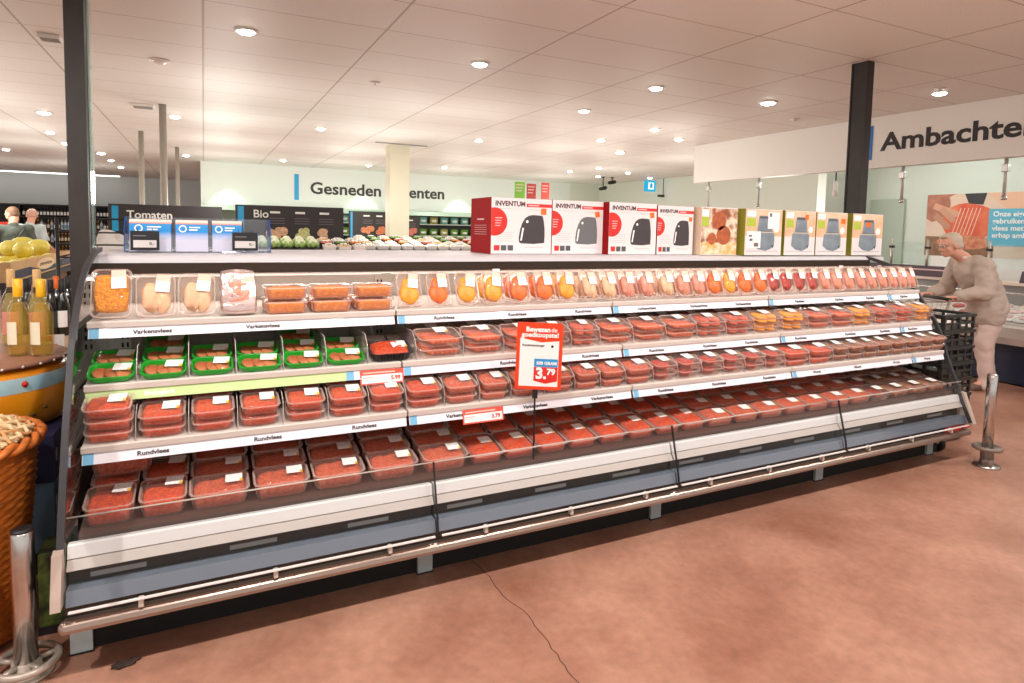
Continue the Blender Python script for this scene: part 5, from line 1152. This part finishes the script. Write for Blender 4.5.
def slant(y0, z0, y1, z1, w): d = V((y1-y0, z1-z0)); n = V((-d.y, d.x)).normalized()*w; return [(y0+n.x, z0+n.y)]+[(y1+n.x*cos(a*pi/6)+d.normalized().x*w*sin(a*pi/6), z1+n.y*cos(a*pi/6)+d.normalized().y*w*sin(a*pi/6)) for a in range(7)]+[(y0-n.x, z0-n.y)]
for k in range(3): patch('finger_print', slant((.10, .20, .12)[k], (1.96, 1.92, 1.82)[k], (.40, .36, .30)[k], (1.84, 1.76, 1.66)[k], (.045, .045, .042)[k]), mat('finger print %d' % k, S(224-12*k, 166-10*k, 138-10*k), .5), .005+.0005*k)
patch('sleeve_print', [(.50, 2.12), (.56, 1.98), (.74, 1.96), (.78, 2.12)], mat('dark sleeve print', S(44, 46, 50), .5), .0035)
patch('arm_print', [(.78, 2.12), (1.1, 1.84), (1.6, 1.92), (1.7, 2.12)], mat('arm print', S(236, 190, 160), .5), .0035)
mb = MB()
for k in range(6): xpoly(mb, [(.36+.05*k, 1.55), (.37+.05*k, 1.55), (.47+.05*k, 1.92), (.46+.05*k, 1.92)], -.018)
obj('string_print', mb, mat('string print', S(250, 220, 200), .5), ps)
patch('cyan_panel', [(.82, 1.40), (3.6, 1.40), (3.6, 1.90), (.82, 1.90)], mat('poster cyan', S(90, 184, 214), .4), .008)
for k, t in enumerate(('Onze eigen slagers', 'gebruiken het recht', 'vlees met een Kenn', 'erhap ambacht')):
    text('lettering', t, .094, WHITEINK, ps, (-.0215, -.87, 1.80-.095*k), NEGY, (0, 0, 1), .0005, .002)
# lit white splashback below the poster
obj('trim_2', MB().box(9.975, 9.995, -3.4, 3.1, .95, 1.235), mat('white tile splashback', S(248, 246, 242), .25), kind='structure')
# glass posts hanging from the fascia
for px, yy, nm in ((711, 5.2, 'first hanging steel post under the fascia, by its free end'), (763, 4.2, 'second hanging steel post under the fascia'), (907, 2.12, 'hanging steel post under the fascia below the first big letter'), (1011, 1.09, 'hanging steel post under the fascia below the last visible letters')):
    r = thing('hanging_post', nm, 'post', (7.63, yy, 2.304)); obj('tube', MB().tube([(0, 0, .0), (0, 0, -.40)], .017, 10), mat('pale steel post', S(196, 194, 192), .35, .2) if 'pale steel post' not in bpy.data.materials else bpy.data.materials['pale steel post'], r); obj('clamp', MB().box(-.03, .03, -.03, .03, -.14, -.06, .006), CHROME, r); obj('end_cap', MB().lathe([(.026, -.42), (.026, -.38)], seg=12), CHROME, r)
for px, yy in ((826, 3.17), (846, 2.95)):
    r = thing('heat_lamp', 'slim white hanging lamp tube under the fascia, ' + ('the one farther from the thick post' if px == 826 else 'the one beside the thick post'), 'lamp', (7.9, yy, 2.304)); obj('rod', MB().tube([(0, 0, .595), (0, 0, -.10)], .008, 8), DARK, r); obj('tube', MB().lathe([(.03, -.30), (.028, -.12), (.02, -.09)], seg=14), mat('white lamp tube', S(240, 238, 232), .4), r)
pl = V((7.63, 2.4, 0))
# the counter itself
ct = thing('deli_counter', 'long glass meat counter with dark navy base and steel rim behind the bollard', 'counter', (7.76, 0, 0)); y0c, y1c = -2.6, 3.9
obj('base', MB().box(.06, 1.1, y0c, y1c, .02, .42), mat('navy base panel', S(28, 34, 56), .4), ct)
for yy in (-1.4, -.3, .8, 1.9, 3.0): obj('base_joint', MB().box(.052, .0595, yy, yy+.03, .03, .42), DARK, ct)
obj('rim', MB().prism([(-.08, .43), (-.10, .50), (-.08, .60), (0, .62), (.10, .62), (.10, .42)], 'y', y0c, y1c), mat('counter steel rim', S(216, 206, 198), .25, .5), ct)
obj('tray_deck', MB().prism([(.101, .55), (.101, .62), (.80, .74), (.80, .55)], 'y', y0c, y1c), mat('white deck', S(236, 228, 222), .4), ct)
obj('back_body', MB().box(.81, 1.1, y0c, y1c, .43, .98), GREYST, ct); obj('worktop', MB().box(.70, 1.14, y0c, y1c, .981, 1.01), mat('pale rail top', S(226, 204, 190), .4), ct)
obj('glass', MB().prism([(.0, .622), (.16, .93), (.168, .93), (.008, .622)], 'y', y0c, y1c), GLASS, ct)
for yy in (-1.2, .72, 2.6): obj('glass_post', MB().tube([(.03, yy, .60), (.06, yy, .74), (.10, yy, .82)], .022, 10), CHROME, ct)
obj('glass_rail', MB().tube([(.168, y0c, .932), (.168, y1c, .932)], .010, 8), CHROME, ct)
DB = mat('dark plum price board', S(84, 66, 76), .45)
for k, (a, b) in enumerate(((-1.9, -.6), (-.5, .78), (.98, 1.30), (1.9, 3.4))):
    r = thing('counter_board', ('dark plum price board standing on the counter, ' + ('off beyond the bollard', 'closest to the bollard side', 'the small one behind the man', 'glimpsed over the cabinet end')[k]), 'price board', (8.50, a, 1.012))
    obj('board', MB().prism([(0, 0), (.05, .13), (.062, .13), (.062, 0)], 'y', 0, b-a), DB, r)
    mb = MB(); mb.add([(-.001+.05*.55, .06, .075), (-.001+.05*.55, (b-a)*.6, .075), (-.001+.05*.68, (b-a)*.6, .09), (-.001+.05*.68, .06, .09)], [(0, 1, 2, 3)], False); obj('print', mb, PINKP, r)
# sneeze screens on the counter
for k, (a, b) in enumerate(((2.40, 2.86), (.55, 1.70))):
    r = thing('glass_screen', ('small square glass sneeze screen on the counter in front of the man', 'wide glass sneeze screen on the counter behind the man')[k], 'screen', (8.68, a, 1.011))
    obj('pane', MB().box(-.004, .004, .03, b-a-.03, .14, .42), clearmat('screen glass %d' % k, (.96, .99, .98, 1), .0, 1.5, milk=.10, milkcol=S(235, 245, 240)), r)
    for yy in (0, b-a): obj('post', MB().tube([(0, yy, 0), (0, yy, .46)], .016, 10), STEEL, r); obj('clamp', MB().box(-.02, .02, yy-.03, yy+.03, .34, .37, .004), DARK, r)
MEATP = [mat('counter product %d' % i, S(*c), .4, var=.2, vscale=30) for i, c in enumerate(((214, 150, 150), (230, 200, 196), (196, 96, 84), (60, 70, 140), (236, 220, 206)))]
CNT = ['rosy', 'pale', 'red', 'blue', 'cream']
k = 0
for i in range(14):
    for j in range(3):
        yy = -.55+i*.19; x = 7.76+.22+j*.21; q = (i*2+j*3) % 5
        if q == 3 and not (j == 1 and i in (4, 5)): q = 1
        z = .632+(x-7.76-.101)*.1717
        r = thing('counter_pack', f'{CNT[q]} pack in the butchery counter, {ORD[i+1]} from its bollard end, {ROWN[j]}', 'meat pack', (x, yy, z+.004), 0, 'packs in the butchery counter'); r.rotation_euler = (0, -.17, 0)
        obj('tray', MB().box(-.09, .09, -.085, .085, 0, .022, .006), PAPER if q != 3 else MEATP[3], r); obj('meat', MB().ball((0, 0, .03), (.075, .07, .022), 10, jit=.3), MEATP[q], r)
# stack of folded black crates on a dolly beyond the cabinet end
CRM = mat('black plastic crate', S(46, 46, 44), .45)
cx0, cy0 = 5.09, .17
dl = thing('crate_dolly', 'red and black wheeled dolly carrying the stack of black crates', 'dolly', (cx0, cy0, 0))
obj('frame', MB().box(.0, .40, .0, .56, .095, .125, .004), DARK, dl); obj('red_edge', MB().box(.01, .39, -.012, -.0005, .098, .122), REDINK, dl)
for (x, y) in ((.05, .06), (.35, .06), (.05, .50), (.35, .50)):
    w = obj('wheel', MB().lathe([(.012, -.014), (.042, -.014), (.046, -.008), (.046, .008), (.042, .014), (.012, .014)], (x, y, .046), 20, 'x'), DARK, dl); obj('wheel_hub', MB().lathe([(.018, -.016), (.018, .016)], (x, y, .046), 12, 'x'), STEEL, dl)
    obj('fork', MB().box(x-.022, x-.016, y-.012, y+.012, .046, .094), STEEL, dl); obj('fork', MB().box(x+.016, x+.022, y-.012, y+.012, .046, .094), STEEL, dl)
CN = 7; chh = .117
for k in range(CN):
    z = .127+k*chh
    r = thing('plastic_crate', f'black plastic crate, {("lowest of the stack on the dolly", "second from the bottom of the stack on the dolly", "third from the bottom of the stack on the dolly", "middle one of the stack on the dolly", "third from the top of the stack on the dolly", "second from the top of the stack on the dolly", "topmost of the stack on the dolly")[k]}', 'crate', (cx0, cy0, z), 0, 'black crates in the stack on the dolly')
    w, d = .40, .56; h = chh-.002
    mb = MB()
    for (a0, a1, b0, b1) in ((0, w, 0, .018), (0, w, d-.018, d), (0, .018, .018, d-.018), (w-.018, w, .018, d-.018)): mb.box(a0, a1, b0, b1, h-.022, h)
    obj('rim', mb, CRM, r); obj('bottom', MB().box(.012, w-.012, .012, d-.012, 0, .010), CRM, r)
    for (nm, ax, n) in (('long_side', 'y', 5), ('short_side', 'x', 4)):
        for s in (0, 1):
            mb = MB(); L = d if ax == 'y' else w
            for i in range(n+1):
                c = .012+(L-.042)*i/n
                if ax == 'y': x0 = .004 if s == 0 else w-.014; mb.box(x0, x0+.010, c, c+.018, .008, h-.021)
                else: y0 = .004 if s == 0 else d-.014; mb.box(c, c+.018, y0, y0+.010, .008, h-.021)
            if ax == 'y': x0 = .006 if s == 0 else w-.012; mb.box(x0, x0+.006, .02, d-.02, h*.36, h*.50)
            else: y0 = .006 if s == 0 else d-.012; mb.box(.02, w-.02, y0, y0+.006, h*.36, h*.50)
            obj(nm, mb, CRM, r)

# ------------------------------------------------------------------ people
SKIN = mat('skin', S(222, 164, 138), .5, var=.06, vscale=12)
def hand(mb, wrist, fwd, up, side, s=1, curl=.5):
    """palm, four unequal bent fingers and a thumb leaving the side of the palm"""
    f = V(fwd).normalized(); u = V(up); u = (u-f*u.dot(f)).normalized(); l = f.cross(u)*side; w = V(wrist)
    pc = w+f*.05*s
    for k in range(4):
        o = l*(.030-.020*k)*s; mb.capsule(w+o*.6, .013*s, w+f*.085*s+o, .0115*s, 8)
        L = (.070, .080, .074, .058)[k]*s; p = w+f*.085*s+o
        d1 = (f-u*curl*.5).normalized(); d2 = (f-u*curl*1.3).normalized(); d3 = (f*.6-u*curl*2).normalized()
        p1 = p+d1*L*.42; p2 = p1+d2*L*.32; p3 = p2+d3*L*.26
        mb.capsule(p, .0095*s, p1, .009*s, 8); mb.capsule(p1, .009*s, p2, .0083*s, 8); mb.capsule(p2, .0083*s, p3, .0072*s, 8)
    t0 = w+f*.025*s+l*.030*s; t1 = t0+(f*.6+l*.8-u*.3).normalized()*.040*s; t2 = t1+(f*.9+l*.25-u*.5).normalized()*.032*s
    mb.capsule(t0, .014*s, t1, .011*s, 8); mb.capsule(t1, .011*s, t2, .009*s, 8)
def folds(me, a, f):
    nr = [v.normal.copy() for v in me.vertices]
    for v, q in zip(me.vertices, nr):
        c = v.co; n = noise.noise(V((c.x*f+3, c.y*f, c.z*f*1.7)))+.6*noise.noise(V((c.x*f*2.3, c.y*f*2.3+5, c.z*f*3.1)))
        v.co = c+q*(n*a)
    return me
def person(label, loc, rz, P, colours, hair, kind):
    r = thing('person', label, 'person', loc, rz)
    H, N, CH, W, HP = [V(P[k]) for k in ('head', 'neck', 'chest', 'waist', 'hips')]
    hf = V(P['face']).normalized(); hu = V(P.get('headup', (0, 0, 1))); hu = (hu-hf*hu.dot(hf)).normalized(); hl = hf.cross(hu)
    Rm = Matrix((hl, hf, hu)).transposed(); fat = P.get('fat', 1)
    def hp(a, b, c): return H+Rm @ V((a, b, c))
    b = MB()
    b.ball(hp(0, -.012, .028), (.076, .095, .088), 20, rot=Rm); b.ball(hp(0, .022, -.035), (.058, .066, .072), 18, rot=Rm); b.ball(hp(0, .052, -.085), (.030, .030, .026), 12, rot=Rm)
    b.capsule(hp(0, .088, .008), .011, hp(0, .106, -.026), .0155, 10); b.ball(hp(.014, .092, -.030), .0095, 8); b.ball(hp(-.014, .092, -.030), .0095, 8)
    b.capsule(hp(-.045, .074, .028), .011, hp(.045, .074, .028), .011, 8)
    for s in (-1, 1): b.ball(hp(s*.078, -.008, -.008), (.012, .022, .034), 10, rot=Rm); b.ball(hp(s*.046, .052, -.028), (.022, .022, .022), 10)
    b.capsule(hp(-.018, .083, -.060), .0075, hp(.018, .083, -.060), .0075, 8); b.capsule(hp(-.015, .080, -.072), .0075, hp(.015, .080, -.072), .0075, 8)
    b.capsule(hp(0, -.02, -.06), .055, N, .058, 14)
    b.capsule(N, .062, CH, .11, 14); b.capsule(CH, .11*fat, W, .105*fat, 16); b.capsule(W, .105*fat, HP, .102*fat, 16)
    for s in (-1, 1):
        b.capsule(CH+V((0, 0, .03)), .09, V(P['sh'][s > 0]), .062, 12)
        S_, E, Wr = V(P['sh'][s > 0]), V(P['el'][s > 0]), V(P['wr'][s > 0])
        b.capsule(S_, .052, E, .041, 12); b.capsule(E, .041, Wr, .027, 12)
        hand(b, Wr, P['hf'][s > 0], P['hu'][s > 0], -s, 1, P.get('curl', .6))
        hj, K, A = HP+V((s*.085, 0, -.03)), V(P['kn'][s > 0]), V(P['an'][s > 0])
        b.capsule(hj, .080*fat, K, .056, 14); b.capsule(K, .056, A, .038, 12); b.capsule(A, .038, A+V((0, .10, -.04)), .030, 10)
    obj('body', union(b, .0075, 'body', 3), SKIN, r)
    # eyes
    for s in (-1, 1):
        obj('eye', MB().ball(hp(s*.030, .079, .008), .0105, 10), mat('eye white', S(236, 230, 224), .3) if 'eye white' not in bpy.data.materials else bpy.data.materials['eye white'], r)
        obj('pupil', MB().ball(hp(s*.030, .0875, .008), .0048, 8), INK, r)
    # clothing
    top = MB(); cz = P.get('cloth', .02)
    top.capsule(N+V((0, -.012, -.025)), .066, CH, .125+cz, 16); top.capsule(CH, .128*fat+cz, W, .122*fat+cz, 18); hem = V(P['hem']); top.capsule(W, .122*fat+cz, hem, .135*fat+cz, 18)
    for s in (-1, 1):
        S_, E, Wr = V(P['sh'][s > 0]), V(P['el'][s > 0]), V(P['wr'][s > 0])
        top.capsule(CH+V((0, 0, .035)), .10+cz, S_, .066+cz*.6, 14)
        if P['sleeve'] == 'long': top.capsule(S_, .060+cz, E, .048+cz, 14); top.capsule(E, .048+cz, E.lerp(Wr, .93), .036+cz*.7, 14)
        else: top.capsule(S_, .058+cz*.7, S_.lerp(E, .72), .052+cz*.8, 14)
        if P['sleeve'] == 'long': top.capsule(hem+V((s*.05, .015, .05)), .135, hem+V((s*.06, .02, -.08)), .137, 14)
    obj('jacket' if P['sleeve'] == 'long' else 'shirt', folds(union(top, .011, 'top', 5), .011 if P['sleeve'] == 'long' else .005, 8), colours[0], r)
    tr = MB(); tr.capsule(W.lerp(HP, .6), .105*fat, HP, .112*fat, 16)
    for s in (-1, 1):
        hj, K, A = HP+V((s*.085, 0, -.03)), V(P['kn'][s > 0]), V(P['an'][s > 0])
        tr.capsule(hj, .094*fat, K, .080, 14); tr.capsule(K, .080, A+V((0, 0, .02)), .066, 14); tr.capsule(A+V((0, 0, .02)), .066, A+V((0, .01, -.035)), .070, 14)
    obj('trousers', folds(union(tr, .011, 'trousers', 5), .007, 7), colours[1], r)
    for s in (-1, 1):
        A = V(P['an'][s > 0]); sh = MB(); g = A.z
        sh.ball(A+V((0, .0, -g+.045)), (.045, .06, .045), 14); sh.ball(A+V((0, .10, -g+.033)), (.046, .085, .033), 14); sh.box(A.x-.040, A.x+.040, A.y-.055, A.y+.165, .001, .022, .006)
        obj('shoe', union(sh, .008, 'shoe', 3), colours[2], r)
    # hair
    hb = MB()
    if kind == 'grey':
        hb.ball(hp(0, -.030, .042), (.082, .090, .084), 20, rot=Rm); hb.ball(hp(0, -.065, -.01), (.070, .052, .060), 16, rot=Rm); hb.ball(hp(0, .045, .098), (.055, .040, .024), 12, rot=Rm)
        for s in (-1, 1): hb.ball(hp(s*.066, -.02, .005), (.018, .045, .045), 10, rot=Rm)
    else:
        hb.ball(hp(0, -.022, .032), (.0785, .0925, .0885), 20, rot=Rm)
        hb.ball(hp(0, -.06, -.012), (.062, .048, .05), 14, rot=Rm)
    obj('hair', union(hb, .008, 'hair', 2), hair, r)
    return r, hp
LS = mat('light stone suit', S(188, 171, 158), .75, bump=.9, bscale=11, var=.05, vscale=6)
m1 = onZ(981, 388, 0)
P = dict(head=(0, .41, 1.42), face=(0, 1, -.22), neck=(0, .27, 1.30), chest=(0, .16, 1.17), waist=(0, .05, 1.0), hips=(0, -.03, .86), hem=(0, -.01, .82), cloth=.030, fat=1.06,
         sh=[(-.185, .19, 1.225), (.185, .19, 1.225)], el=[(-.25, .22, .98), (.25, .24, .985)], wr=[(-.17, .42, .93), (.17, .44, .935)], hf=[(0, 1, -.1), (0, 1, -.1)], hu=[(0, .1, 1), (0, .1, 1)], curl=.9,
         kn=[(-.085, .06, .48), (.09, -.02, .47)], an=[(-.085, .02, .085), (.095, -.14, .085)], sleeve='long')
r, hp = person('elderly grey-haired person in a light stone suit leaning forward, hands on a cart', (m1.x, m1.y, 0), R(63.7), P, [LS, mat('pinkish stone trousers', S(212, 190, 180), .75, bump=.3, bscale=14), mat('tan shoe', S(110, 84, 70), .4)], mat('grey hair', S(206, 190, 170), .6, bump=.6, bscale=90), 'grey')
gl = MB()
for s in (-1, 1): gl.tube([hp(s*.032+.020*cos(2*pi*i/16), .099, .008+.016*sin(2*pi*i/16)) for i in range(16)], .0016, 5, closed=True); gl.tube([hp(s*.052, .097, .010), hp(s*.078, .01, .012)], .0016, 5)
gl.tube([hp(-.012, .100, .010), hp(.012, .100, .010)], .0016, 5); obj('glasses', gl, STEEL, r)
cl = MB(); cl.ball(V((0, .29, 1.305)), (.066, .05, .026), 14); obj('shirt_collar', cl, mat('pale shirt', S(226, 222, 216), .6), r)
# shopping cart the person pushes (mostly behind the cabinet)
fwd = V((-.8965, .443, 0)); cp = V((m1.x, m1.y, 0))+fwd*.52
sc = thing('shopping_cart', 'shopping cart with dark handle pushed by the elderly person', 'cart', cp, R(63.7))
obj('handle', MB().tube([(-.24, .02, .905), (.24, .02, .905)], .016, 10), DARK, sc); obj('frame', MB().tube([(-.24, .02, .905), (-.24, .10, .62), (-.22, .12, .14), (-.20, .75, .14)], .012, 8), STEEL, sc); obj('frame', MB().tube([(.24, .02, .905), (.24, .10, .62), (.22, .12, .14), (.20, .75, .14)], .012, 8), STEEL, sc)
mb = MB()
for z, y0_, y1_, w in ((.88, .06, .86, .24), (.72, .09, .82, .22), (.56, .12, .78, .20)): mb.tube([(-w, y0_, z), (-w+.02, y1_, z), (w-.02, y1_, z), (w, y0_, z), (-w, y0_, z)], .006, 6)
for k in range(9): y = .10+.085*k; mb.tube([(-.238, y, .88), (-.20, y, .56), (.20, y, .56), (.238, y, .88)], .004, 5)
obj('basket', mb, STEEL, sc)
for (x, y) in ((-.21, .12), (.21, .12), (-.19, .74), (.19, .74)): obj('wheel', MB().lathe([(.01, -.013), (.055, -.013), (.06, 0), (.055, .013), (.01, .013)], (x, y, .06), 16, 'x'), DARK, sc); obj('fork', MB().box(x-.02, x+.02, y-.008, y+.008, .06, .135), STEEL, sc)
# the two men by the wine shelves
def stand_pose(hx, reach):
    return dict(head=(0, .05, 1.56), face=(-.55, .75, -.35), neck=(0, 0, 1.42), chest=(0, 0, 1.24), waist=(0, .0, 1.06), hips=(0, -.01, .90), hem=(0, -.01, .84), cloth=.018, fat=1.12,
         sh=[(-.19, 0, 1.34), (.19, 0, 1.34)], el=[(-.26, .06, 1.08), (.25, .02, 1.07)], wr=[(-.24, .30, 1.05) if reach else (-.24, .12, .86), (.22, .22, .96)], hf=[(0, 1, -.1) if reach else (0, .4, -1), (-.3, 1, -.2)], hu=[(0, .1, 1), (0, .1, 1)], curl=.7,
         kn=[(-.10, .02, .48), (.10, .02, .48)], an=[(-.11, -.02, .085), (.11, -.02, .085)], sleeve='short')
q = onX(16, 222, -2.2); d1 = ray(17, 250); 
def atdep(x, y, dep): d = ray(x, y); return CAM+d*(dep/d.dot(_fw))
g1 = atdep(14, 250, 9.6); g2 = atdep(31, 250, 11.2)
person('bald-templed person in a dark grey-green t-shirt with a shoulder strap', (g1.x, g1.y, 0), R(20), stand_pose(0, True), [mat('grey green t-shirt', S(84, 92, 84), .8, bump=.2, bscale=15), mat('dark trousers', S(44, 44, 50), .8), DARK], mat('short brown hair', S(120, 88, 66), .7), 'short')
st_ = bpy.data.objects[[o.name for o in bpy.data.objects if o.name.startswith('person')][-1]]
mb = MB(); mb.tube([(.14, -.02, 1.40), (.10, -.155, 1.32), (-.05, -.175, 1.10), (-.20, -.12, .92)], .020, 8, flat=(1, .35)); obj('shoulder_strap', mb, mat('dark strap', S(40, 44, 42), .6), st_)
person('person in a pale patterned shirt behind the one with the strap', (g2.x, g2.y, 0), R(-25), stand_pose(0, False), [mat('pale patterned shirt', S(214, 222, 222), .8, vscale=7, col2=S(170, 186, 190)), mat('dark navy trousers', S(36, 38, 48), .8), DARK], mat('thin grey hair', S(206, 160, 136), .6), 'short')
DOWN = [(.71, 2.68), (2.55, 2.63), (4.38, 2.56), (.09, 7.15), (1.96, 7.08), (4.36, 6.89), (5.92, 5.75)]
# ------------------------------------------------------------------ light
wd = bpy.data.worlds.new('world'); SC.world = wd; wd.use_nodes = True
bg = wd.node_tree.nodes['Background']; bg.inputs[0].default_value = (1.0, .96, .92, 1); bg.inputs[1].default_value = .72
def area(name, loc, target, sx, sy, power, col):
    l = bpy.data.lights.new(name, 'AREA'); l.shape = 'RECTANGLE'; l.size = sx; l.size_y = sy; l.energy = power; l.color = col
    o = bpy.data.objects.new(name, l); C.objects.link(o); o.location = loc
    d = (V(target)-V(loc)).normalized(); o.rotation_euler = d.to_track_quat('-Z', 'Y').to_euler(); return o
def spot(name, loc, target, power, col, ang=140, blend=.6, r=.05):
    l = bpy.data.lights.new(name, 'SPOT'); l.energy = power; l.color = col; l.spot_size = R(ang); l.spot_blend = blend; l.shadow_soft_size = r
    o = bpy.data.objects.new(name, l); C.objects.link(o); o.location = loc
    d = (V(target)-V(loc)).normalized(); o.rotation_euler = d.to_track_quat('-Z', 'Y').to_euler(); return o
def fill_point(x, y, z, p, col, r=.25):  # added point fill light, stands free with no fixture
    l = bpy.data.lights.new('fill_point', 'POINT'); l.energy = p; l.color = col; l.shadow_soft_size = r
    o = bpy.data.objects.new('fill_point', l); C.objects.link(o); o.location = (x, y, z)
PINK = (1, .94, .89); WARM = (1, .98, .90)
area('canopy_light', (2.5, .75, 1.243), (2.5, .35, .6), 4.9, .03, 4.5, (1, .84, .76))
for x in (-1.1, .7, 2.55, 4.4, 6.3): spot('unseen_aisle_light', (x, -1.05, 2.88), (x, -.7, 0), 130 if x < 0 else 106, PINK, 150, .5, .04)
spot('unseen_aisle_light', (-2.0, .1, 2.88), (-1.2, .8, .6), 70, PINK, 130, .6, .04)  # extra unseen spot added to brighten the cheese, basket and bottles
for x in (-.4, 1.6, 3.5, 5.4): spot('unseen_aisle_light', (x, -3.2, 2.88), (x, -2.2, 0), 25, PINK, 150, .5, .05)
for x, y in DOWN: spot('ceiling_glow', (x, y, ZC-.04), (x, y, 0), 18, WARM, 165, .4, .05)
for x in (-5, -2.4, .7, 3.2, 5.9, 8.6):  # grid of added mid-air fill lights that lift the ceiling and hall
    for y in (4.7, 6.9, 9.4, 11.8, 16.5):
        if y > 13 and x > 0: continue
        fill_point(x, y, 1.8, 22 if y < 5 else 27, WARM if y > 5 else PINK, .3)
for x in (8.6, 9.2): fill_point(x, .6, 2.5, 9, (1, .98, .95), .1); fill_point(x, 2.6, 2.5, 5, (.96, 1, .95), .1)  # added fill over the butchery counter and wall
# washers that throw scallops on the bulkhead
for px in (228, 362, 458, 560):
    q = onY(px, 206, 13.6); spot('wall_washer', (q.x, 13.15, 2.86), (q.x, 13.32, 1.5), 26, (1, 1, .96), 62, .15, .02)
SC.view_settings.view_transform = 'Standard'; SC.view_settings.look = 'None'; SC.view_settings.gamma = 1; SC.view_settings.exposure = .3
SC.view_settings.use_curve_mapping = False
SC.cycles.transparent_max_bounces = 24; SC.cycles.max_bounces = 8; SC.cycles.diffuse_bounces = 4; SC.cycles.glossy_bounces = 4
SC.cycles.use_denoising = True; SC.cycles.sample_clamp_indirect = 6; SC.cycles.caustics_reflective = False; SC.cycles.caustics_refractive = False

bpy.data.scenes.remove(TMP)
